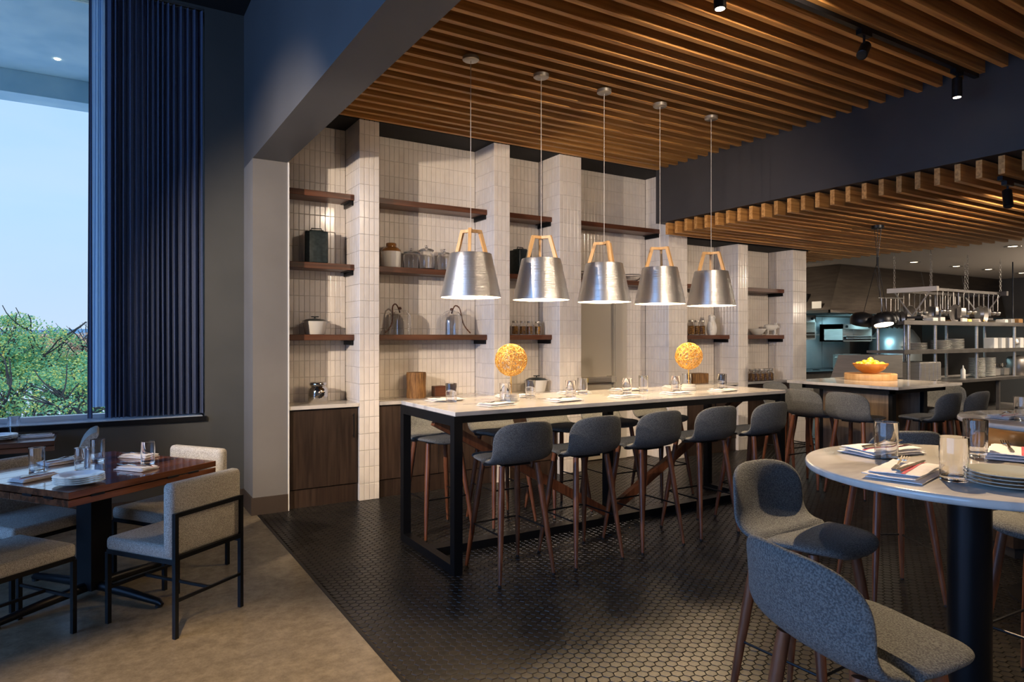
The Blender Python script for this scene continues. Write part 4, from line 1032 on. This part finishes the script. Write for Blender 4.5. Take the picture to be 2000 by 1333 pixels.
# splashback and cooking line
YK = 8.58
t = thing('splashback', 'stainless panelled splashback behind the cooking line', 'wall panel', (8.95, YK, .8))
for k in range(5): MB().b2(k * 1.0, k * 1.0 + .985, -.02, .0, 0, 1.15).build('panel', M['teal'], t)
for k in range(3):
    light('AREA', 'hood_lamp', (10.9 + k * 1.15, 7.9, 1.93), 24, (.45, .86, 1), (10.9 + k * 1.5, 8.1, 0), .9, sy=.25)
light('AREA', 'hood_lamp', (9.7, 7.9, 2.2), 8, (.35, .85, 1), (9.7, 8.2, 0), .5, sy=.25)
def KY(u, v, Y=7.75): return PY(u, v, Y)
def broiler(u0, u1, v0, v1, lab):
    a, b = KY(u0, v1), KY(u1, v0); w_, h_ = b.x - a.x, b.z - a.z
    t = thing('salamander_grill', lab, 'grill', ((a.x + b.x) / 2, 7.95, a.z), group='salamander grills under the hood')
    MB().b2(-w_ / 2, w_ / 2, 0, .5, h_ * .72, h_).b2(-w_ / 2, w_ / 2, .4, .5, 0, h_).b2(-w_ / 2, -w_ / 2 + .03, 0, .5, 0, h_).b2(w_ / 2 - .03, w_ / 2, 0, .5, 0, h_).b2(-w_ / 2, w_ / 2, 0, .5, 0, .03).build('housing', M['steel'], t)
    MB().b2(-w_ / 2 + .03, w_ / 2 - .03, -.06, .4, h_ * .30, h_ * .33).build('rack', M['steel'], t)
    MB().bar((-w_ / 2 + .02, -.08, h_ * .2), (w_ / 2 - .02, -.08, h_ * .2), .02).build('handle_bar', M['steel'], t)
    for s in (-1, 1): MB().tube([(s * w_ * .38, -.03, h_ * .86), (s * w_ * .38, 0, h_ * .86)], .025, 12).build('knob', M['iron'], t)
broiler(1540, 1612, 616, 664, 'left salamander grill under the hood, half hidden by the last tiled column')
broiler(1664, 1722, 634, 668, 'right salamander grill under the hood behind the black cluster pendant')
# range with pots
t = thing('kitchen_range', 'long black and steel cooking range under the exhaust hood', 'range', (9.0, 7.75, 0))
MB().b2(0, 7.4, 0, .8, .1, .84).build('body', M['dsteel'], t)
MB().b2(0, 7.4, -.02, .8, .84, .88).build('top', M['black'], t)
for k in range(7): MB().b2(.1 + k, .95 + k, -.03, 0, .2, .7).bar((.15 + k, -.05, .72), (.9 + k, -.05, .72), .02).build('oven_door', M['dsteel'], t)
for k in range(10):
    MB().lathe([(.07, .0), (.075, .012), (.065, .012), (.06, 0)], 12, (.5 + k * .62, .3, .88), closed=True).build('burner', M['iron'], t)
def stockpot(p, r, h, lab):
    t = thing('stock_pot', lab, 'pot', p, group='steel stock pots on the range')
    MB().lathe([(0, 0), (r, 0), (r, h), (r * 1.04, h + .005), (r * .97, h), (r * .97, .01), (0, .01)], 32).build('body', M['steel'], t, 50)
    for s in (-1, 1): MB().tube([(s * r, -.03, h * .8), (s * (r + .03), -.02, h * .8), (s * (r + .03), .02, h * .8), (s * r, .03, h * .8)], .006, 6).build('handle', M['steel'], t)
p1 = PY(1641, 712, 7.95); stockpot(Vector((p1.x, 7.95, .88)), .13, .30, 'left steel stock pot on the range')
p1 = PY(1664, 712, 8.0); stockpot(Vector((p1.x, 8.0, .88)), .16, .30, 'right steel stock pot on the range')
# round smoker behind the pendant
p1 = PY(1748, 655, 7.9)
t = thing('smoker_oven', 'rounded steel oven hood on the cooking line right of the salamander grills', 'oven', (p1.x, 7.9, .88))
MB().lathe([(.50, 0), (.50, .42), (.46, .62), (.34, .80), (.16, .90), (0, .93)], 36).build('dome', M['teal'], t, 60)
MB().tube([(-.4, -.34, .45), (0, -.56, .45), (.4, -.34, .45)], .018, 8).build('rail', M['steel'], t, 60)

# pass counter
YP = 4.9; PX0, PX1 = 9.25, 13.6; ZP = .90
t = thing('pass_counter', 'long dark steel pass counter in front of the kitchen with two shelves of posts', 'counter', (PX0, YP, 0))
PLn = PX1 - PX0
MB().b2(.0, PLn, 0, .75, ZP - .04, ZP).build('worktop', M['dsteel'], t)
MB().b2(.05, PLn, .15, .72, .35, .38).build('under_shelf', M['dsteel'], t)
MB().b2(.02, PLn, .70, .74, 0, .86).build('shade_panel', M['kwall'], t)  # dark sheet added to keep the space under the counter in shade
for x in (.05, 1.4, 2.8, PLn - .05):
    for y in (.05, .68): MB().bar((x, y, 0), (x, y, ZP - .04), .045).build('leg', M['dsteel'], t)
posts = [PY(u, 657, YP + .2).x - PX0 for u in (1763, 1815, 1896, 1970)]
for x in posts:
    for y in (.12, .55): MB().tube([(x, y, ZP), (x, y, 1.76)], .022, 10).build('post', M['steel'], t, 60)
for z, nm in ((1.31, 'mid_shelf'), (1.72, 'top_shelf')):
    MB().b2(posts[0] - .2, PLn, .08, .60, z, z + .035).b2(posts[0] - .2, PLn, .07, .085, z - .01, z + .05).build(nm, M['racksteel'] if z > 1.5 else M['dsteel'], t)
def stack(u, z, n, r, lab, grp, Y=5.15, m='plate', dz=.018):
    x = PY(u, 657, Y).x
    for k in range(n):
        o = bpy.data.objects.new('plate', PLW); COL.objects.link(o); o.location = (x + random.uniform(-.003, .003), Y, z + k * dz); o.scale = (r / .123, r / .123, 1.0)
        tag(o, 'white plate, %s from the bottom of the %s' % (nth(k), lab), 'plate', grp)
stack(1908, ZP, 17, .115, 'left tall stack on the pass counter', 'left tall plate stack on the pass')
stack(1930, ZP, 17, .105, 'right tall stack on the pass counter', 'right tall plate stack on the pass')
stack(1838, 1.345, 8, .14, 'left stack on the pass middle shelf', 'left plate stack on the pass shelf')
stack(1864, 1.345, 9, .13, 'second stack on the pass middle shelf', 'second plate stack on the pass shelf')
stack(1788, 1.345, 6, .15, 'stack above the steel food warmer', 'plate stack above the steel warmer')
def kbox(name, lab, cat, u0, u1, v0, v1, Y, dep, m, slant=0, b=.008):
    a, c = PY(u0, v1, Y), PY(u1, v0, Y); w_, h_ = c.x - a.x, c.z - a.z
    t = thing(name, lab, cat, ((a.x + c.x) / 2, Y + dep / 2, a.z))
    if slant:
        MB().prism([(-w_ / 2, 0), (w_ / 2, 0), (w_ / 2, h_), (-w_ / 2 + slant, h_)], -dep / 2, dep / 2).xform(Matrix.Rotation(pi / 2, 4, 'X')).build('housing', m, t)
    else: MB().bevbox((0, 0, h_ / 2), (w_, dep, h_), b, 1).build('housing', m, t)
    return t, w_, h_, dep
# left wing of the pass: counter with warmer
t = thing('side_counter', 'dark steel work table behind the marble island', 'counter', (8.95, 5.25, 0))
MB().b2(0, .28, -.2, .6, .86, .9).build('worktop', M['dsteel'], t)
MB().b2(.0, .28, -.15, .55, 0, .86).build('body', M['kwall'], t)
def onp(u0, u1, v1, Y=YP + .2):
    return u0, u1
kk = kbox('plate_warmer', 'slanted stainless food warmer on the pass behind the lemons', 'warmer', 1692, 1763, 694, 742, 4.98, .5, M['steel'], .18)
kk = kbox('steel_cabinet', 'upright ribbed stainless cabinet on the pass counter', 'cabinet', 1797, 1838, 707, 746, 5.0, .4, M['steel'])
for k in range(5): MB().b2(-kk[1] / 2 + .02 + k * kk[1] / 5, -kk[1] / 2 + k * kk[1] / 5 + kk[1] / 5 - .01, -.205, -.198, .01, kk[2] - .02).build('panel_rib', M['steel'], kk[0])
p1 = PY(1881, 745, 5.1)
t = thing('squeeze_bottle', 'cream coloured squeeze bottle on the pass counter', 'bottle', (p1.x, 5.1, ZP))
MB().lathe([(0, 0), (.03, 0), (.032, .01), (.032, .13), (.012, .16), (.008, .20), (0, .205)], 16).build('body', M['paper'], t, 60)
for k, u in enumerate((1945, 1962, 1979)):
    p1 = PY(u, 745, 5.15)
    t = thing('cutlery_tub', 'shallow steel tub of utensils on the pass counter, %s right of the plate stacks' % nth(k), 'tub', (p1.x, 5.2, ZP), group='steel tubs on the pass')
    MB().b2(-.09, .09, -.08, .08, 0, .01).b2(-.09, -.085, -.08, .08, 0, .12).b2(.085, .09, -.08, .08, 0, .12).b2(-.09, .09, -.08, -.075, 0, .12).b2(-.09, .09, .075, .08, 0, .12).build('tub', M['steel'], t)
    for j in range(9): MB().bar((random.uniform(-.06, .06), random.uniform(-.05, .05), .015), (random.uniform(-.08, .08), random.uniform(-.06, .06), .2), .008).build('utensil', M['cutlery'], t)
cols_ = [M['paper'], M['steel'], M['leather'], M['white'], M['yellow'], M['kceil'], M['lemon'], M['dsteel']]
rk = random.Random(5)
for k in range(11):
    u = 1822 + k * 16; p1 = PY(u, 657, 5.2)
    h_ = rk.uniform(.04, .09)
    tag(MB().bevbox((0, 0, h_ / 2), (rk.uniform(.10, .16), .14, h_), .008, 1).build('food_container', cols_[k % 8], None, loc=(p1.x, 5.2 + rk.uniform(-.05, .05), 1.755)), 'small %s container on the top shelf of the pass, %s from the left' % (['cream', 'steel', 'tan', 'white', 'yellow', 'beige', 'lemon yellow', 'dark grey'][k % 8], nth(k)), 'container', 'containers on the pass top shelf')
for k, u in enumerate((1935, 1950, 1964, 1986)):
    p1 = PY(u, 657, 5.2)
    tag(MB().bevbox((0, 0, .09), (.13, .16, .18), .01, 1).build('white_box', M['white'], None, loc=(p1.x, 5.2, 1.345)), 'white container on the pass middle shelf, %s of the row at right' % nth(k), 'container', 'white containers on the pass shelf')
p1 = PY(1990, 745, 5.1)
t = thing('steel_urn', 'dark glass and steel urn at the right end of the pass counter', 'urn', (p1.x, 5.1, ZP))
MB().lathe([(0, 0), (.17, 0), (.18, .02), (.18, .26), (.15, .30), (.05, .32), (0, .33)], 28).build('body', M['dsteel'], t, 50)
# heat lamp cord at right
p1 = PZ(1978, 512, 2.82)
t = thing('heat_lamp', 'thin black rod lamp hanging over the right end of the pass', 'lamp', p1)
MB().tube([(0, 0, 0), (0, 0, -1.28)], .010, 8).build('rod', M['iron'], t)
MB().lathe([(.02, 0), (.09, -.06), (.10, -.14), (.094, -.14), (.084, -.06), (.015, -.008)], 24, (0, 0, -1.26), closed=True).build('shade', M['dsteel'], t, 60)

# pot rack
RX0, RX1, RY0, RY1, RZ = 10.42, 12.62, 5.15, 5.68, 2.25
t = thing('pot_rack', 'hanging steel pot rack on chains with V shaped ends above the pass', 'rack', (RX0, RY0, RZ))
w_, d_ = RX1 - RX0, RY1 - RY0
MB().b2(-.03, .03, -.1, d_ + .1, -.035, .035).build('end_bar', M['kceil'], t)
MB().b2(w_ - .03, w_ + .03, -.1, d_ + .1, -.035, .035).build('end_bar', M['racksteel'], t)
for y in (0, d_): MB().b2(0, w_, y - .012, y + .012, -.02, .02).build('top_rail', M['racksteel'], t)
MB().b2(0, w_, d_ / 2 - .16, d_ / 2 + .16, -.43, -.40).build('lower_shelf', M['racksteel'], t)
for x in (0, w_):
    for y in (0, d_): MB().bar((x, y, -.02), (x, d_ / 2, -.40), .016).build('v_strut', M['steel'], t)
for x in (0, w_ * .5, w_):
    for y in (0, d_):
        mb = MB(); z = .03; k = 0
        while z < 2.82 - RZ - .02:
            pts = [(.013 * cos(a) if k % 2 else 0, 0 if k % 2 else .013 * cos(a), z + .022 + .024 * sin(a)) for a in [j * pi / 4 for j in range(8)]]
            mb.tube([(x + q[0], y + q[1], q[2]) for q in pts], .0035, 4, closed=True); z += .038; k += 1
        mb.build('chain', M['steel'], t, 60)
# hanging utensils
lad = MB().tube([(0, 0, 0), (.01, 0, -.02), (0, 0, -.03), (0, 0, -.27)], .006, 6).lathe([(0, -.345), (.03, -.335), (.045, -.30), (.042, -.29), (.028, -.325), (0, -.335)], 16)
LADM = lad.mesh('ladle', M['steel'], 60)
spn = MB().tube([(0, 0, 0), (.01, 0, -.02), (0, 0, -.03), (0, 0, -.24)], .006, 6).bevbox((0, 0, -.30), (.075, .008, .12), .0035, 1); SPM = spn.mesh('spatula', M['steel'], 60)
pan = MB().bar((0, 0, -.01), (0, 0, -.20), .024, .010)
pan.add(*(lambda b: (b.v, b.f))(MB().lathe([(0, 0), (.11, 0), (.135, .045), (.131, .045), (.107, .005), (0, .005)], 28).xform(Matrix.Translation((0, .02, -.33)) @ Matrix.Rotation(pi / 2, 4, 'X'))))
PANM = pan.mesh('frying_pan', M['dsteel'], 60)
rh = random.Random(11); cnt = {}
for k in range(26):
    x = RX0 + .1 + k * (w_ - .2) / 25; y = RY0 + (0 if k % 2 else d_) + .0
    me = [LADM, SPM, PANM, LADM, PANM][k % 5]
    cat = {'ladle': 'ladle', 'spatula': 'spatula', 'frying_pan': 'pan'}[me.name]
    o = bpy.data.objects.new(me.name, me); COL.objects.link(o); o.location = (x, y, RZ - .02); o.rotation_euler = (0, 0, rh.uniform(-.6, 1.4) - TH)
    cnt[cat] = cnt.get(cat, 0) + 1
    tag(o, 'steel %s hanging from the pot rack, %s of its kind from the left' % (cat, nth(cnt[cat] - 1)), cat, '%ss hanging from the pot rack' % cat)
for k in range(5):
    o = bpy.data.objects.new('frying_pan', PANM); COL.objects.link(o); o.location = (RX0 - .35 + k * .09, RY1 - .02 * k, RZ - .12); o.rotation_euler = (0, 0, 1.0 + .1 * k - TH)
    tag(o, 'dark pan bunched at the left end of the pot rack, %s from left' % nth(k), 'pan', 'pans at the left end of the pot rack')
MB().tube([(RX0 - .40, RY1 + .02, RZ - .12), (RX0 + .05, RY1 - .12, RZ - .12)], .008, 6).build('pan_rail', M['steel'], t).matrix_parent_inverse = Matrix.Translation((-RX0, -RY0, -RZ))
# wall shelf of linens far right
p1 = PY(1990, 620, 7.2)
tag(MB().bevbox((0, 0, .25), (.9, .5, .5), .02, 1).build('linen_stack', M['paper'], None, loc=(p1.x, 7.2, 1.55)), 'pale stack behind the pot rack at the right edge', 'stack')
t = thing('back_shelf', 'steel storage shelf at the back right of the kitchen', 'shelf', (p1.x, 7.2, 0))
MB().b2(-.9, .9, -.3, .3, 1.51, 1.55).build('board', M['dsteel'], t); MB().b2(-.9, .9, -.3, .3, .9, .94).build('board', M['dsteel'], t)
for sx in (-.85, .85):
    for sy in (-.28, .28): MB().bar((sx, sy, 0), (sx, sy, 2.2), .035).build('post', M['steel'], t)

# ------------------------------------------------------------------ curtain
def cloth(xa, xb, y, z0, z1, npl, amp, m, name, label, seed, samp=8):
    rnd = random.Random(seed); n = npl * samp; NZ = 26; ph = [rnd.uniform(.6, 1.35) for _ in range(npl + 1)]; sh = [rnd.uniform(-.35, .35) for _ in range(npl + 1)]
    mb = MB(); T = .0012
    wd = [rnd.uniform(.55, 1.6) for _ in range(npl)]; tot = sum(wd); cum = [0]
    for q_ in wd: cum.append(cum[-1] + q_ / tot)
    rows = []
    for k in range(NZ + 1):
        f = k / NZ; z = z0 + (z1 - z0) * f; r = []
        for i in range(n + 1):
            s = i / samp; pi_ = int(min(s, npl - 1)); a = amp * (ph[pi_] * (1 - (s - pi_)) + ph[pi_ + 1] * (s - pi_))
            a *= (1 - .35 * f)
            w_ = sh[pi_] * (1 - (s - pi_)) + sh[pi_ + 1] * (s - pi_)
            x = xa + (xb - xa) * (cum[pi_] + (cum[pi_ + 1] - cum[pi_]) * (s - pi_)) + .25 * (xb - xa) / npl * sin(4 * pi * s) * .8 + w_ * .02 * sin(f * 3 + seed)
            r.append(Vector((x, y + a * sin(2 * pi * s + w_ * f * 2), z)))
        rows.append(r)
    N = n + 1
    mb.v += [tuple(q) for r in rows for q in r]
    B = N * (NZ + 1)
    for k in range(NZ):
        for i in range(n):
            a = k * N + i; mb.f.append((a, a + 1, a + N + 1, a + N))
    return tag(mb.build(name, m, None, 60), label, 'curtain')
CY = 6.555
cloth(XY(205, CY), XY(398, CY), CY, .862, 4.46, 17, .050, M['curtain'], 'curtain', 'tall dark navy pleated curtain gathered at the right of the window', 3, 10)
cloth(XY(176, 6.64), XY(212, 6.64), 6.645, .95, 4.46, 3, .018, M['curtain_lit'], 'curtain', 'edge of the dark curtain, its backlight painted in as pale blue', 5, 10)
cloth(XY(172, 6.60), XY(180, 6.60), 6.605, .86, 4.46, 1, .010, M['curtain'], 'curtain', 'narrow dark navy leading hem of the curtain against the glass', 8, 12)
tag(MB().tube([(-5.0, CY, 4.475), (WX - .02, CY, 4.475)], .012, 8).build('curtain_rail', M['iron'], None, 60), 'black curtain rail at the ceiling above the window', 'rail')

# ------------------------------------------------------------------ outside
struct('ground', MB().b2(-300, 300, 10, 600, -4.7, -4.5), M['xground'], 'pale ground far below the window')
struct('wall_exterior', MB().b2(1.3, 30, 8.82, 9.4, -4.5, 4.47).b2(-8, 1.3, 6.8, 6.82, -4.5, .8), M['xconc'])
struct('ceiling_exterior', MB().b2(-12, 3.0, 6.80, 9.35, 4.45, 4.7), M['xconc'], 'concrete soffit outside the window')
struct('trim_exterior', MB().b2(-12, 3.0, 9.0, 9.35, 4.20, 4.448), M['xconc'], 'concrete edge beam of the outside soffit')
so = PZ(112, 115, 4.45)
tag(MB().lathe([(0, -.006), (.025, -.006), (.025, 0), (0, 0)], 16).build('soffit_light', M['bulb'], None, loc=(so.x, so.y, 4.449)), 'tiny round light in the concrete soffit outside the window', 'light')
struct('hill', MB().add([(-300 + 20 * k, 420, -4.5) for k in range(31)] + [(-300 + 20 * k, 420, 5.2 + 2.6 * noise.noise(Vector((k * .35, 0, 0)))) for k in range(31)] + [(-300 + 20 * k, 470, -4.5) for k in range(31)],
       [(k, k + 1, 32 + k, 31 + k) for k in range(30)] + [(31 + k, 32 + k, 63 + k, 62 + k) for k in range(30)]), M['hill'], 'hazy blue hills on the horizon')
def tree(x, y, zg, trunk_h, spread, top, seed, leaf, label, nleaf, lsz, kd=.45, ncl=85):
    r = random.Random(seed); t = thing('tree', label, 'tree', (x, y, zg), group='trees outside the window')
    mb = MB(); tips = []
    def grow(p, d, L_, rad, dep):
        n = 5; pts = [p.copy()]; q = p.copy(); dd = d.copy()
        for i in range(n):
            dd = (dd + Vector((r.uniform(-.22, .22), r.uniform(-.22, .22), r.uniform(-.06, .12)))).normalized(); q = q + dd * L_ / n; pts.append(q.copy())
            if dep <= 1: tips.append(q.copy())
        mb.tube(pts, [rad * (1 - .09 * i) for i in range(n + 1)], 6)
        if dep > 0:
            for b in range(3 if dep > 1 else 4):
                an = r.uniform(0, 2 * pi); nd = (dd * .75 + Vector((cos(an), sin(an), r.uniform(-.05, .35))) * .75).normalized()
                grow(q if b else pts[3], nd, L_ * r.uniform(.62, .85), rad * .58, dep - 1)
    mbt = MB(); mbt.tube([(0, 0, 0), (r.uniform(-.1, .1), 0, trunk_h * .5), (r.uniform(-.15, .15), 0, trunk_h)], [.16, .13, .12], 10); mbt.build('trunk', M['bark'], t, 60)
    for b in range(4):
        an = b * pi / 2 + r.uniform(-.5, .5); grow(Vector((0, 0, trunk_h - .1)), Vector((cos(an) * .9, sin(an) * .9, .75)).normalized(), spread, .075, 3)
    mb.build('branches', M['bark'], t, 60)
    tips = [q for q in tips if q.z < top - zg + .1 - kd * (q.x ** 2 + q.y ** 2)]; fb = MB(); r.shuffle(tips); cl = tips[:ncl]
    for i in range(nleaf):
        q = r.choice(cl); c = q + Vector((r.gauss(0, .17), r.gauss(0, .17), r.gauss(.06, .075)))
        if c.z > top - zg - kd * (c.x ** 2 + c.y ** 2): continue
        if c.z < -zg + .62 and r.random() < .6: continue
        a = Vector((r.gauss(0, 1), r.gauss(0, 1), r.gauss(0, .6))).normalized() * lsz; b = a.orthogonal().normalized() * lsz * r.uniform(.4, .7)
        fb.add([c - a, c + b, c + a, c - b], [(0, 1, 2, 3)])
    fb.build('foliage', leaf, t, kind='stuff')
for (u, Y, sd, lab, tp, n, kd) in ((22, 16.5, 1, 'green honey locust tree outside the window, left trunk', 2.05, 24000, .42), (118, 15.5, 2, 'green honey locust with a forked trunk outside the window', 1.38, 20000, .22),
                            (-170, 17, 3, 'green tree outside left of the frame', 2.1, 14000, .3), (240, 18, 4, 'green tree outside behind the curtain', 1.5, 9000, .3), (-30, 21, 6, 'denser green tree behind the left front tree', 1.75, 14000, .12)):
    x = XY(u, Y); tree(x, Y, -4.5, 3.45 if sd < 5 else 3.9, 1.42 if sd in (1, 3) else 1.15, tp, sd, M['leaf'], lab, n, .028, kd)
for (u, Y, sd, lab) in ((105, 34, 11, 'orange brown autumn tree in the distance, left one'), (160, 36, 12, 'orange brown autumn tree in the distance, right one'), (30, 38, 13, 'orange brown autumn tree in the distance behind the green crowns'), (230, 36, 14, 'orange brown autumn tree hidden behind the curtain')):
    x = XY(u, Y); tree(x, Y, -4.5, 3.4, 1.5, 1.72, sd, M['leaf2'], lab, 7000, .05, .10, 50)
